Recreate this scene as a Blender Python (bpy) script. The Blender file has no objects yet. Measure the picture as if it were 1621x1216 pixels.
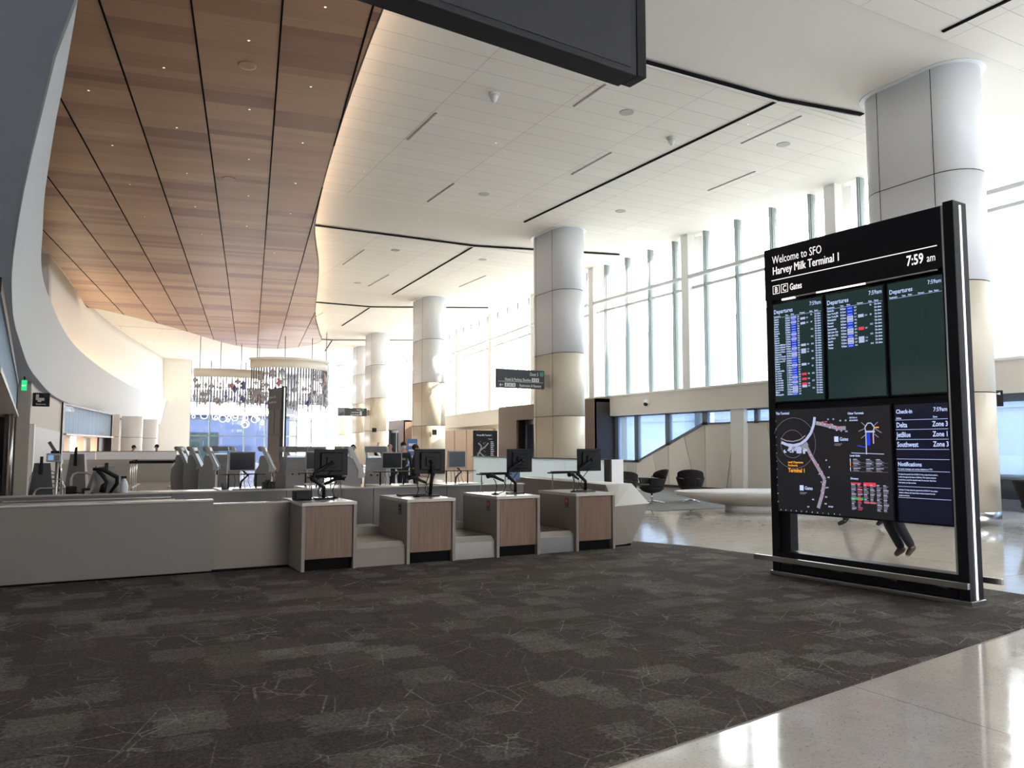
import bpy, bmesh, math, random
from mathutils import Vector, Matrix
random.seed(7)
SC = bpy.context.scene
COL = SC.collection
PI = math.pi
def R(a): return math.radians(a)

# ------------------------------------------------------------------ camera
cam_d = bpy.data.cameras.new('camera'); cam = bpy.data.objects.new('camera', cam_d); COL.objects.link(cam)
cam.location = (0, 0, 1.6)
cam.rotation_euler = (PI / 2 + math.atan(99 / 1250), 0, -R(28.5))
cam_d.sensor_fit = 'HORIZONTAL'; cam_d.sensor_width = 36; cam_d.lens = 36 * 1250 / 1621
cam_d.clip_end = 600; cam_d.clip_start = .05
SC.camera = cam
# ------------------------------------------------------------------ exposure
SC.view_settings.view_transform = 'Standard'; SC.view_settings.look = 'None'
SC.view_settings.gamma = 1; SC.view_settings.use_curve_mapping = False
SC.view_settings.exposure = 0.33
SC.cycles.use_denoising = True
SC.cycles.max_bounces = 9; SC.cycles.diffuse_bounces = 5; SC.cycles.glossy_bounces = 4
SC.cycles.transparent_max_bounces = 12; SC.cycles.sample_clamp_indirect = 6
SC.cycles.caustics_reflective = False; SC.cycles.caustics_refractive = False
# ------------------------------------------------------------------ sky
w = bpy.data.worlds.new('sky'); SC.world = w; w.use_nodes = True
nt = w.node_tree; bg = nt.nodes['Background']
tc = nt.nodes.new('ShaderNodeTexCoord'); sp = nt.nodes.new('ShaderNodeSeparateXYZ'); cr = nt.nodes.new('ShaderNodeValToRGB')
nt.links.new(tc.outputs['Generated'], sp.inputs[0]); nt.links.new(sp.outputs['Z'], cr.inputs[0]); nt.links.new(cr.outputs[0], bg.inputs[0])
cr.color_ramp.elements[0].position = 0.0; cr.color_ramp.elements[0].color = (1.0, .96, .91, 1)
cr.color_ramp.elements[1].position = .6; cr.color_ramp.elements[1].color = (.82, .90, 1.0, 1)
bg.inputs[1].default_value = 11.5
# ------------------------------------------------------------------ sun
sd = bpy.data.lights.new('sun', 'SUN'); sun = bpy.data.objects.new('sun', sd); COL.objects.link(sun)
sd.energy = 15.0; sd.angle = R(.6); sd.color = (1, .93, .80)
sv = Vector((.80, -.60, math.tan(R(27)))).normalized()
sun.rotation_euler = sv.to_track_quat('Z', 'Y').to_euler(); sun.location = (60, -30, 40)
# ------------------------------------------------------------------ daylight portals on the window openings
def portal(loc, sx, sy, direction):
    d = bpy.data.lights.new('portal', 'AREA'); o = bpy.data.objects.new('window_portal', d); COL.objects.link(o)
    d.shape = 'RECTANGLE'; d.size = sx; d.size_y = sy; o.location = loc
    o.rotation_euler = Vector(direction).to_track_quat('-Z', 'Z').to_euler(); d.cycles.is_portal = True
portal((20.9, 9, 6.7), 44, 6.2, (-1, 0, 0))
portal((24.9, 55, 6.7), 50, 6.2, (-1, .13, 0))
portal((18.5, 79.6, 5), 20, 9.6, (0, -1, 0))
portal((13, -14.2, 5.8), 14, 6.8, (0, 1, 0))  # opening of the added rear windows

# ------------------------------------------------------------------ helpers
W = {}
def tag(o, label=None, cat=None, group=None, kind=None):
    if label: o['label'] = label
    if cat: o['category'] = cat
    if group: o['group'] = group
    if kind: o['kind'] = kind
    return o
def thing(name, label, cat, loc=(0, 0, 0), rz=0, group=None):
    o = bpy.data.objects.new(name, None); COL.objects.link(o); o.empty_display_size = .1
    o.location = loc; o.rotation_euler = (0, 0, rz); W[o.name] = Matrix.Translation(loc) @ Matrix.Rotation(rz, 4, 'Z')
    return tag(o, label, cat, group)
class MB:
    def __init__(s): s.v = []; s.f = []; s.sm = []
    def add(s, vs, fs, smooth=False):
        n = len(s.v); s.v += [Vector(v) for v in vs]
        for f in fs: s.f.append([i + n for i in f]); s.sm.append(smooth)
        return s
    def box(s, x0, x1, y0, y1, z0, z1, M=None):
        vs = [Vector((x, y, z)) for z in (z0, z1) for y in (y0, y1) for x in (x0, x1)]
        if M: vs = [M @ v for v in vs]
        return s.add(vs, [(0, 2, 3, 1), (4, 5, 7, 6), (0, 1, 5, 4), (2, 6, 7, 3), (0, 4, 6, 2), (1, 3, 7, 5)])
    def cbox(s, c, size, rz=0, rx=0, ry=0):
        M = Matrix.Translation(c) @ Matrix.Rotation(rz, 4, 'Z') @ Matrix.Rotation(ry, 4, 'Y') @ Matrix.Rotation(rx, 4, 'X')
        a, b, d = [k / 2 for k in size]
        return s.box(-a, a, -b, b, -d, d, M)
    def rbox(s, x0, x1, y0, y1, z0, z1, r=.01, M=None):   # box with chamfered edges
        bm = bmesh.new(); bmesh.ops.create_cube(bm, size=1)
        for v in bm.verts:
            v.co = Vector((x0 + (x1 - x0) * (v.co.x + .5), y0 + (y1 - y0) * (v.co.y + .5), z0 + (z1 - z0) * (v.co.z + .5)))
        bmesh.ops.bevel(bm, geom=list(bm.edges), offset=r, segments=2, profile=.5, affect='EDGES')
        return s.frombm(bm, M, False)
    def frombm(s, bm, M=None, smooth=True):
        bm.verts.index_update()
        s.add([(M @ v.co) if M else v.co.copy() for v in bm.verts], [[v.index for v in f.verts] for f in bm.faces], smooth); bm.free(); return s
    def ring(s, rings, closed=True, caps=True, smooth=True):
        n = len(rings[0]); vs = [v for r in rings for v in r]; fs = []
        for i in range(len(rings) - 1):
            for j in range(n if closed else n - 1):
                k = (j + 1) % n; fs.append((i * n + j, i * n + k, (i + 1) * n + k, (i + 1) * n + j))
        s.add(vs, fs, smooth)
        if caps and closed:
            s.add(list(rings[0]), [list(range(n))[::-1]]); s.add(list(rings[-1]), [list(range(n))])
        return s
    def tube(s, pts, r, seg=8, caps=True):
        pts = [Vector(p) for p in pts]; rs = r if isinstance(r, (list, tuple)) else [r] * len(pts); rings = []; up = None
        for i, p in enumerate(pts):
            d = (pts[min(i + 1, len(pts) - 1)] - pts[max(i - 1, 0)]).normalized()
            if up is None: up = Vector((0, 0, 1)) if abs(d.z) < .9 else Vector((1, 0, 0))
            a = d.cross(up).normalized(); b = a.cross(d).normalized(); up = b
            rings.append([p + (a * math.cos(t) + b * math.sin(t)) * rs[i] for t in [2 * PI * k / seg for k in range(seg)]])
        return s.ring(rings, True, caps)
    def lathe(s, prof, c=(0, 0, 0), seg=20, sx=1, sy=1):
        c = Vector(c); rings = [[c + Vector((r * sx * math.cos(t), r * sy * math.sin(t), z)) for t in [2 * PI * k / seg for k in range(seg)]] for r, z in prof]
        return s.ring(rings)
    def prism(s, poly, z0, z1, M=None, smooth=False):    # poly in xy, extruded in z
        n = len(poly); vs = [Vector((x, y, z0)) for x, y in poly] + [Vector((x, y, z1)) for x, y in poly]
        if M: vs = [M @ v for v in vs]
        s.add(vs, [list(range(n))[::-1], list(range(n, 2 * n))]); s.add(vs, [(i, (i + 1) % n, n + (i + 1) % n, n + i) for i in range(n)], smooth); return s
    def sph(s, c, r, seg=12, sc=(1, 1, 1), M=None):
        bm = bmesh.new(); bmesh.ops.create_uvsphere(bm, u_segments=seg, v_segments=max(6, seg * 2 // 3), radius=r)
        T = Matrix.Translation(c) @ Matrix.Diagonal((*sc, 1))
        return s.frombm(bm, (M @ T) if M else T)
    def build(s, name, mat, parent=None, world=False, kind=None, label=None, bevel=0, normals=True):
        me = bpy.data.meshes.new(name)
        vs = s.v
        if parent is not None and world:
            inv = W[parent.name].inverted(); vs = [inv @ v for v in vs]
        me.from_pydata([tuple(v) for v in vs], [], s.f); me.validate()
        me.polygons.foreach_set('use_smooth', s.sm if len(s.sm) == len(me.polygons) else [False] * len(me.polygons))
        if normals:
            bm = bmesh.new(); bm.from_mesh(me); bmesh.ops.remove_doubles(bm, verts=bm.verts, dist=1e-5); bmesh.ops.recalc_face_normals(bm, faces=bm.faces); bm.to_mesh(me); bm.free()
        me.materials.append(mat); o = bpy.data.objects.new(name, me); COL.objects.link(o)
        if parent is not None:
            o.parent = parent; W[o.name] = W[parent.name]
        else: W[o.name] = Matrix.Identity(4)
        if bevel:
            b = o.modifiers.new('bevel', 'BEVEL'); b.width = bevel; b.segments = 2; b.limit_method = 'ANGLE'
        if kind: o['kind'] = kind
        if label: o['label'] = label
        return o
def struct(name, mb, mat, **k): return mb.build(name, mat, None, kind='structure', **k)
def copy_tree(o, parent=None):
    c = o.copy(); COL.objects.link(c)
    if parent is not None: c.parent = parent
    W[c.name] = W[o.name]
    for ch in [x for x in KIDS.get(o.name, o.children)]: copy_tree(ch, c)
    return c
KIDS = {}
def clone(o, loc, rz, label, group=None):
    c = copy_tree(o); c.location = loc; c.rotation_euler = (0, 0, rz); c['label'] = label
    W[c.name] = Matrix.Translation(loc) @ Matrix.Rotation(rz, 4, 'Z')
    if group: c['group'] = group
    return c

# ------------------------------------------------------------------ materials
def mat(name, col, rough=.5, metal=0, spec=.5, emit=None, es=0, noise=0, nscale=20, bump=0, trans=0, alpha=1, coat=0):
    m = bpy.data.materials.new(name); m.use_nodes = True; t = m.node_tree; b = t.nodes['Principled BSDF']
    b.inputs['Base Color'].default_value = (*col, 1); b.inputs['Roughness'].default_value = rough; b.inputs['Metallic'].default_value = metal
    b.inputs['Specular IOR Level'].default_value = spec
    if coat: b.inputs['Coat Weight'].default_value = coat; b.inputs['Coat Roughness'].default_value = .03
    if emit: b.inputs['Emission Color'].default_value = (*emit, 1); b.inputs['Emission Strength'].default_value = es
    if noise or bump:
        g = t.nodes.new('ShaderNodeTexCoord'); n = t.nodes.new('ShaderNodeTexNoise'); n.inputs['Scale'].default_value = nscale; n.inputs['Detail'].default_value = 4
        t.links.new(g.outputs['Object'], n.inputs['Vector'])
        if noise:
            mx = t.nodes.new('ShaderNodeMix'); mx.data_type = 'RGBA'; mx.inputs['A'].default_value = (*[c * (1 - noise) for c in col], 1); mx.inputs['B'].default_value = (*[min(1, c * (1 + noise)) for c in col], 1)
            t.links.new(n.outputs['Fac'], mx.inputs['Factor']); t.links.new(mx.outputs['Result'], b.inputs['Base Color'])
        if bump:
            bp = t.nodes.new('ShaderNodeBump'); bp.inputs['Strength'].default_value = bump; bp.inputs['Distance'].default_value = .01
            t.links.new(n.outputs['Fac'], bp.inputs['Height']); t.links.new(bp.outputs[0], b.inputs['Normal'])
    return m
class NB:   # short node-building helper
    def __init__(s, m): s.t = m.node_tree; s.b = s.t.nodes['Principled BSDF']
    def n(s, k, **kw):
        x = s.t.nodes.new('ShaderNode' + k)
        for a, v in kw.items(): setattr(x, a, v)
        return x
    def l(s, a, b): s.t.links.new(a, b)
    def math(s, op, a, b=None):
        x = s.n('Math', operation=op)
        for i, v in enumerate((a, b)):
            if v is None: continue
            if isinstance(v, (int, float)): x.inputs[i].default_value = v
            else: s.l(v, x.inputs[i])
        return x.outputs[0]
    def mix(s, f, a, b, blend='MIX'):
        x = s.n('Mix', data_type='RGBA', blend_type=blend)
        for k, v in (('Factor', f), ('A', a), ('B', b)):
            if isinstance(v, (int, float)): x.inputs[k].default_value = v
            elif isinstance(v, tuple): x.inputs[k].default_value = (*v, 1)
            else: s.l(v, x.inputs[k])
        return x.outputs['Result']
    def noise(s, vec, sc, det=4, ro=.5, out='Fac'):
        x = s.n('TexNoise'); x.inputs['Scale'].default_value = sc; x.inputs['Detail'].default_value = det; x.inputs['Roughness'].default_value = ro
        s.l(vec, x.inputs['Vector']); return x.outputs[out]
    def mapv(s, vec, scale=(1, 1, 1), rz=0, loc=(0, 0, 0)):
        x = s.n('Mapping'); x.inputs['Scale'].default_value = scale; x.inputs['Rotation'].default_value = (0, 0, rz); x.inputs['Location'].default_value = loc
        s.l(vec, x.inputs['Vector']); return x.outputs[0]
    def ramp(s, f, stops, interp='LINEAR'):
        x = s.n('ValToRGB'); r = x.color_ramp; r.interpolation = interp
        while len(r.elements) < len(stops): r.elements.new(.5)
        for e, (p, c) in zip(r.elements, stops): e.position = p; e.color = (*c, 1) if isinstance(c, tuple) else (c, c, c, 1)
        s.l(f, x.inputs[0]); return x.outputs[0]
    def pos(s): return s.n('NewGeometry').outputs['Position']

def m_carpet():
    m = mat('carpet_weave', (.05, .045, .04), rough=.95, spec=.15); q = NB(m); P = q.pos()
    a = q.mapv(P, rz=R(3))
    def squares(scale, seed, lo, hi):
        v = q.mapv(a, (scale, scale * 1.15, 1), loc=(seed, seed * .7, 0))
        nz = q.n('VectorMath', operation='FLOOR'); q.l(v, nz.inputs[0])
        wn = q.n('TexWhiteNoise', noise_dimensions='3D'); q.l(nz.outputs[0], wn.inputs[0])
        return q.ramp(wn.outputs['Value'], [(lo, 0.), (hi, 1.)])
    wob = q.n('VectorMath', operation='MULTIPLY_ADD'); nz_ = q.n('TexNoise'); nz_.inputs['Scale'].default_value = 28; nz_.inputs['Detail'].default_value = 3; q.l(P, nz_.inputs['Vector']); q.l(nz_.outputs['Color'], wob.inputs[0]); wob.inputs[1].default_value = (.22, .10, 0); q.l(a, wob.inputs[2]); a = wob.outputs[0]
    cloud = q.noise(P, 1.1, 5, .6); fine = q.noise(P, 55, 3, .7); med = q.noise(q.mapv(a, (7, 34, 1)), 1.0, 8, .8)
    c = q.mix(cloud, (.047, .0385, .034), (.092, .080, .071))
    c = q.mix(q.math('MULTIPLY', squares(2.6, 3.3, .55, 1.3), q.math('MULTIPLY', med, 1.0)), c, (.20, .185, .165))
    c = q.mix(q.math('MULTIPLY', squares(1.3, 8.1, .70, 1.0), q.math('MULTIPLY', med, .75)), c, (.034, .028, .029))
    c = q.mix(q.math('MULTIPLY', squares(4.1, 5.7, .80, 1.1), q.math('MULTIPLY', fine, 1.0)), c, (.19, .18, .165))
    # scribbled pale threads
    def threads(rz, sc, seed, wdt):
        v = q.mapv(P, (sc, sc, 1), rz, (seed, seed, 0))
        x = q.n('TexVoronoi', feature='DISTANCE_TO_EDGE'); x.inputs['Scale'].default_value = 1; x.inputs['Randomness'].default_value = 1
        q.l(v, x.inputs['Vector']); return q.math('LESS_THAN', x.outputs['Distance'], wdt)
    mask = q.ramp(q.noise(P, 1.6, 2), [(.47, 0.), (.56, 1.)])
    th = q.math('MULTIPLY', q.math('MAXIMUM', threads(.3, 2.0, 1.3, .009), threads(1.1, 2.9, 6.3, .011)), mask)
    c = q.mix(q.math('MULTIPLY', th, q.math('MULTIPLY', fine, .8)), c, (.30, .285, .255))
    spk = q.ramp(fine, [(.30, 0.), (.72, 1.)])
    c = q.mix(.85, c, q.mix(spk, (.35, .35, .35), (1.7, 1.65, 1.58)), 'MULTIPLY')
    warm = q.ramp(q.noise(P, .9, 3), [(.62, 0.), (.75, 1.)])
    c = q.mix(q.math('MULTIPLY', warm, q.math('MULTIPLY', med, .5)), c, (.12, .085, .045))
    q.l(c, q.b.inputs['Base Color'])
    bp = q.n('Bump'); bp.inputs['Strength'].default_value = .5; bp.inputs['Distance'].default_value = .006
    q.l(fine, bp.inputs['Height']); q.l(bp.outputs[0], q.b.inputs['Normal']); return m
def m_terrazzo():
    m = mat('polished_terrazzo', (.5, .47, .42), rough=.09, spec=.6); q = NB(m); P = q.pos()
    v = q.n('TexVoronoi'); v.inputs['Scale'].default_value = 90; q.l(P, v.inputs['Vector'])
    c = q.ramp(v.outputs['Color'], [(.0, (.34, .29, .23)), (.12, (.50, .455, .395)), (.3, (.58, .535, .48)), (1., (.64, .595, .535))])
    c = q.mix(.5, c, q.ramp(q.noise(P, 3, 3), [(.3, .8), (.7, 1.05)]), 'MULTIPLY')
    br = q.n('TexBrick', offset=0.0); br.inputs['Scale'].default_value = 1; br.inputs['Mortar Size'].default_value = .004; br.inputs['Brick Width'].default_value = 6.0; br.inputs['Row Height'].default_value = 6.0
    q.l(q.mapv(P, loc=(1.4, .2, 0)), br.inputs['Vector']); c = q.mix(q.math('MULTIPLY', br.outputs['Fac'], .75), c, (.14, .12, .10))
    q.l(c, q.b.inputs['Base Color']); q.l(q.ramp(q.noise(P, 6, 3), [(.3, .06), (.7, .13)]), q.b.inputs['Roughness']); return m
def m_ceiling():
    m = mat('ceiling_panels', (.80, .78, .74), rough=.7, spec=.2); q = NB(m); P = q.pos()
    br = q.n('TexBrick', offset=0.0); br.inputs['Scale'].default_value = 1; br.inputs['Mortar Size'].default_value = .006; br.inputs['Mortar Smooth'].default_value = .2
    br.inputs['Brick Width'].default_value = 2.56; br.inputs['Row Height'].default_value = .62; br.inputs['Bias'].default_value = 0
    q.l(q.mapv(P, loc=(.52, .1, 0)), br.inputs['Vector'])
    br.inputs['Color1'].default_value = (.85, .81, .75, 1); br.inputs['Color2'].default_value = (.82, .78, .72, 1); br.inputs['Mortar'].default_value = (.45, .43, .40, 1)
    q.l(br.outputs['Color'], q.b.inputs['Base Color']); return m
def m_canopy():
    m = mat('canopy_wood_boards', (.4, .25, .16), rough=.42, spec=.35); q = NB(m); P = q.pos()
    v = q.mapv(P, rz=R(10.2)); s = q.n('SeparateXYZ'); q.l(v, s.inputs[0])
    tx = q.math('FLOOR', q.math('DIVIDE', q.math('ADD', s.outputs['X'], 100 * 1.45 + 2.567), 1.45)); 
    # board rows of uneven width: two row grids summed
    ry = q.math('FLOOR', q.math('DIVIDE', s.outputs['Y'], .31)); ry2 = q.math('FLOOR', q.math('DIVIDE', s.outputs['Y'], .93))
    def wn(a, b):
        c = q.n('CombineXYZ'); q.l(a, c.inputs[0]); q.l(b, c.inputs[1]); x = q.n('TexWhiteNoise', noise_dimensions='2D'); q.l(c.outputs[0], x.inputs[0]); return x.outputs['Value']
    a = q.math('ADD', q.math('MULTIPLY', wn(tx, ry), .34), q.math('MULTIPLY', wn(tx, ry2), .66))
    grain = q.noise(q.mapv(v, (1.2, 55, 1)), 1.0, 5, .65)
    c = q.ramp(a, [(.0, (.26, .112, .062)), (.24, (.32, .150, .086)), (.38, (.43, .236, .132)), (.75, (.49, .283, .156)), (1., (.56, .340, .188))])
    c = q.mix(.55, c, q.ramp(grain, [(.25, (.62, .6, .58)), (.75, (1.25, 1.25, 1.25))]), 'MULTIPLY')
    q.l(c, q.b.inputs['Base Color']); return m
def m_laminate(name, lo, hi, axis='Z'):
    m = mat(name, hi, rough=.4, spec=.4); q = NB(m)
    g = q.n('TexCoord').outputs['Object']; v = q.mapv(g, (70, 70, 1.5))
    c = q.mix(q.ramp(q.noise(v, 1, 4, .6), [(.3, 0.), (.7, 1.)]), lo, hi); q.l(c, q.b.inputs['Base Color']); return m
def m_glass(name, tint=(.97, .97, .955), haze=0., gloss=.07, stripe=False):
    m = bpy.data.materials.new(name); m.use_nodes = True; t = m.node_tree; q = NB.__new__(NB); q.t = t; q.b = None
    t.nodes.remove(t.nodes['Principled BSDF']); out = t.nodes['Material Output']
    tr = q.n('BsdfTransparent'); tr.inputs[0].default_value = (*tint, 1); gl = q.n('BsdfGlossy'); gl.inputs['Roughness'].default_value = .02
    m1 = q.n('MixShader'); m1.inputs[0].default_value = gloss; q.l(tr.outputs[0], m1.inputs[1]); q.l(gl.outputs[0], m1.inputs[2]); last = m1.outputs[0]
    if haze:
        tl = q.n('BsdfTranslucent'); tl.inputs[0].default_value = (.86, .9, .9, 1); df = q.n('BsdfDiffuse'); df.inputs[0].default_value = (.75, .8, .8, 1)
        ad = q.n('MixShader'); ad.inputs[0].default_value = .3; q.l(tl.outputs[0], ad.inputs[1]); q.l(df.outputs[0], ad.inputs[2])
        m2 = q.n('MixShader'); m2.inputs[0].default_value = haze; q.l(last, m2.inputs[1]); q.l(ad.outputs[0], m2.inputs[2])
        if stripe:
            P = q.pos(); f = q.ramp(q.noise(q.mapv(P, (1, 3.2, .05)), 1.0, 3, .6), [(.3, haze * .72), (.7, min(1, haze * 1.28))]); q.l(f, m2.inputs[0])
        last = m2.outputs[0]
    q.l(last, out.inputs[0]); return m
def emis(name, col, st):
    m = bpy.data.materials.new(name); m.use_nodes = True; t = m.node_tree; t.nodes.remove(t.nodes['Principled BSDF'])
    e = t.nodes.new('ShaderNodeEmission'); e.inputs[0].default_value = (*col, 1); e.inputs[1].default_value = st; t.links.new(e.outputs[0], t.nodes['Material Output'].inputs[0]); return m

M = dict(
    carpet=m_carpet(), terrazzo=m_terrazzo(), ceil=m_ceiling(), canopy=m_canopy(),
    plaster=mat('white_plaster', (.84, .815, .77), .75, spec=.2, noise=.02, nscale=3),
    ceil_plain=mat('plain_ceiling_paint', (.80, .765, .71), .8, spec=.2),
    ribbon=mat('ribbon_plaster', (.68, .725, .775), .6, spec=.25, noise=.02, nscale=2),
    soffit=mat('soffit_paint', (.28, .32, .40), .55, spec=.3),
    fascia=mat('fascia_paint', (.74, .70, .64), .7),
    panel_a=mat('wall_panel_warm', (.66, .62, .56), .6, noise=.03, nscale=2), panel_b=mat('wall_panel_pale', (.76, .72, .66), .6, noise=.03, nscale=2),
    stone=mat('beige_wall_stone', (.50, .46, .40), .55, noise=.05, nscale=4), greywall=mat('grey_wall_panel', (.42, .41, .385), .55, noise=.04, nscale=3),
    col_white=mat('column_white_metal', (.82, .84, .88), .35, spec=.5, noise=.02, nscale=1), col_beige=mat('column_beige_stone', (.72, .66, .55), .4, noise=.05, nscale=2),
    col_tan=mat('column_tan_stone', (.64, .57, .46), .4, noise=.06, nscale=2),
    black_gap=mat('black_reveal', (.010, .010, .010), .9, spec=.05), dark=mat('black_powder_metal', (.010, .010, .012), .45, spec=.2), blackp=mat('black_plastic', (.008, .008, .009), .45, spec=.2),
    bluewhite=mat('pale_blue_daylight_glow', (.6, .66, .74), .4, emit=(.62, .74, .95), es=.42), navy=mat('navy_box_paint', (.050, .054, .066), .5),  # bluewhite glows in place of daylight reflected by the slatted panels
    alu=mat('aluminium', (.62, .62, .60), .32, metal=1), steel=mat('brushed_steel', (.50, .49, .47), .28, metal=1, noise=.08, nscale=6), chrome=mat('chrome', (.75, .75, .75), .12, metal=1),
    mull=mat('mullion_grey', (.22, .26, .26), .45), pier=mat('pier_white', (.84, .83, .80), .5), rail=mat('transom_paint', (.62, .64, .64), .4),
    frame_blue=mat('blue_grey_frame', (.13, .155, .19), .45), frame_dark=mat('dark_bronze_frame', (.030, .024, .024), .4, metal=.3),
    laminate=mat('desk_laminate', (.27, .238, .205), .4, spec=.3, noise=.03, nscale=5), lam_edge=mat('desk_edge', (.40, .365, .32), .35), desk_top=mat('desk_top', (.60, .57, .52), .16, spec=.6),
    conv=mat('conveyor_front', (.215, .198, .178), .5, noise=.02, nscale=3), belt=mat('brown_belt_rubber', (.09, .062, .052), .38, noise=.2, nscale=30),
    oak=m_laminate('oak_door_grain', (.155, .092, .062), (.25, .162, .112)), walnut=m_laminate('portal_walnut_grain', (.10, .062, .048), (.17, .11, .085)), slatwood=m_laminate('slatted_pale_wood', (.40, .27, .18), (.58, .42, .30)),
    kiosk=mat('kiosk_grey', (.21, .21, .215), .4), kiosk_l=mat('kiosk_light', (.38, .39, .39), .35), scr_off=mat('switched_off_screen', (.010, .012, .016), .2, spec=.2), scr_blue=mat('grey_blue_off_screen', (.045, .06, .075), .15, spec=.6),
    bezel=mat('silver_bezel', (.34, .34, .36), .4), concrete=mat('bench_concrete', (.50, .47, .42), .45, noise=.08, nscale=5), fabric=mat('black_chair_fabric', (.016, .014, .014), .9, bump=.3, nscale=150), seat=mat('brown_chair_seat', (.05, .032, .028), .9),
    sign=mat('sign_black', (.010, .010, .014), .45, spec=.22), sign_hang=mat('hanging_sign_black', (.012, .013, .018), .6), slate=mat('slate_sign_face', (.035, .042, .052), .5), txt=emis('lit_white_lettering', (1, .93, .90), .95), txt_g=mat('painted_white_lettering', (.7, .7, .7), .6),
    board=mat('board_screen_glass', (.006, .010, .010), .14, spec=.3, emit=(.030, .075, .068), es=.28), board2=mat('map_screen_glass', (.006, .006, .007), .14, spec=.3, emit=(.03, .03, .035), es=.35), board3=mat('info_screen_glass', (.005, .006, .012), .14, spec=.3, emit=(.012, .014, .035), es=.45),
    s_txt=emis('screen_lettering', (.55, .66, 1.0), .85), s_white=emis('screen_white', (.62, .68, 1.0), .62), s_blue=emis('screen_blue', (.02, .06, .75), .8), s_red=emis('screen_red', (.85, .06, .10), .75), s_org=emis('screen_orange', (1.0, .42, .05), .85), s_grn=emis('screen_green', (.05, .5, .15), .6), s_gry=emis('screen_grey', (.42, .40, .5), .55),
    led=emis('cool_led', (1, .96, .93), 1.6), cove=emis('warm_cove_led', (1.0, .76, .52), 15.), cove_r=emis('warm_ledge_led', (1.0, .78, .54), 13.), downl=emis('downlight_lens', (1, .9, .72), 3.),
    kscreen=emis('kiosk_lit_screen', (.72, .84, .95), .62), exitg=emis('exit_green', (.03, .75, .25), .9), lcd=emis('lcd_blue', (.25, .42, .75), .7), redtag=mat('red_tag', (.55, .03, .03), .5), greytag=mat('grey_tag', (.09, .095, .105), .5),
    glass=m_glass('clear_glass'), frost=m_glass('fritted_glass', (.93, .94, .925), .11, .05, True), blueglass=m_glass('blue_tinted_glass', (.58, .72, .92), .10, .09), slat=m_glass('frosted_slat_glass', (.85, .9, .96), .55, .06, True), endglass=m_glass('end_wall_glass', (.95, .95, .97), 0, .03),
    panel_glow=m_glass('white_backpainted_glass', (1, 1, 1), 1.0, .04), skin=mat('skin', (.42, .24, .17), .55), hairb=mat('dark_hair', (.015, .011, .009), .8), cloth_d=mat('dark_jacket', (.012, .014, .022), .85), cloth_n=mat('navy_trousers', (.014, .016, .026), .85), orange=mat('orange_vest', (.75, .10, .02), .7), shoe=mat('brown_boot', (.06, .04, .03), .6), maskw=mat('face_mask', (.55, .62, .68), .8), cloth_g=mat('grey_shirt', (.10, .10, .11), .8), rubber=mat('boot_sole', (.008, .007, .006), .8),
    speaker=mat('speaker_grille', (.50, .49, .47), .8), white_d=mat('white_device', (.72, .72, .70), .4), art_w=mat('sculpture_band', (.74, .72, .66), .6), bead=mat('bead_smoke', (.40, .41, .46), .35), bead_b=mat('bead_blue', (.14, .16, .36), .3), bead_r=mat('bead_rose', (.45, .25, .27), .35), cord=mat('cord_grey', (.16, .16, .19), .5), ringm=emis('lit_ring', (1, .97, 1), 1.5),
    ext_ground=mat('outside_concrete', (.55, .54, .52), .9), ext_blue=mat('blue_pavilion', (.018, .036, .092), .6), ext_white=mat('roadway_white', (.13, .135, .15), .8), ext_pale=mat('garage_pale', (.155, .15, .135), .9), green_glass=mat('green_dark_glass', (.012, .022, .026), .2),
    warmwall=mat('warm_lit_wall', (.66, .47, .36), .6), beltgrey=mat('baggage_grey', (.16, .15, .145), .35, noise=.1, nscale=8), paper=mat('papers', (.75, .74, .70), .8), blue_box=mat('blue_box', (.10, .17, .32), .6), bottle=mat('milky_plastic', (.62, .66, .72), .35, spec=.5), camdome=mat('camera_dome', (.02, .02, .02), .1),
)
# ================================================================== SETTING
def spl(P, n=10):   # Catmull-Rom through points
    out = []; Q = [P[0]] + list(P) + [P[-1]]
    for i in range(1, len(Q) - 2):
        a, b, c, d = [Vector(Q[i + k]) for k in (-1, 0, 1, 2)]
        for k in range(n):
            t = k / n; out.append(.5 * ((2 * b) + (c - a) * t + (2 * a - 5 * b + 4 * c - d) * t * t + (3 * b - a - 3 * c + d) * t ** 3))
    out.append(Vector(P[-1])); return out
ZC = 9.7
# floor: terrazzo everywhere, carpet laid on it
struct('floor', MB().box(-16, 31, -14, 80, -.2, 0), M['terrazzo'])
car = MB(); cp = [(-1.14, 2.83), (2.38, 3.36), (9.05, 4.35), (8.97, 4.98), (8.85, 8.43), (8.67, 9.84), (8.23, 10.9), (8.1, 15.2), (2.488, 15.2), (2.488, 10.72), (-.92, 10.72)]
car.prism(cp, 0, .012)
tag(car.build('carpet', M['carpet']), 'large dark grey patterned carpet with pale threads in the foreground', 'carpet')
rug = MB(); rug.prism([(12.6, 15.6), (20.2, 15.6), (20.2, 23.6), (12.6, 23.6)], 0, .008)
tag(rug.build('carpet', mat('lounge_carpet', (.125, .115, .10), .9, noise=.15, nscale=8)), 'plain grey carpet under the lounge chairs by the window wall', 'carpet')

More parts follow.
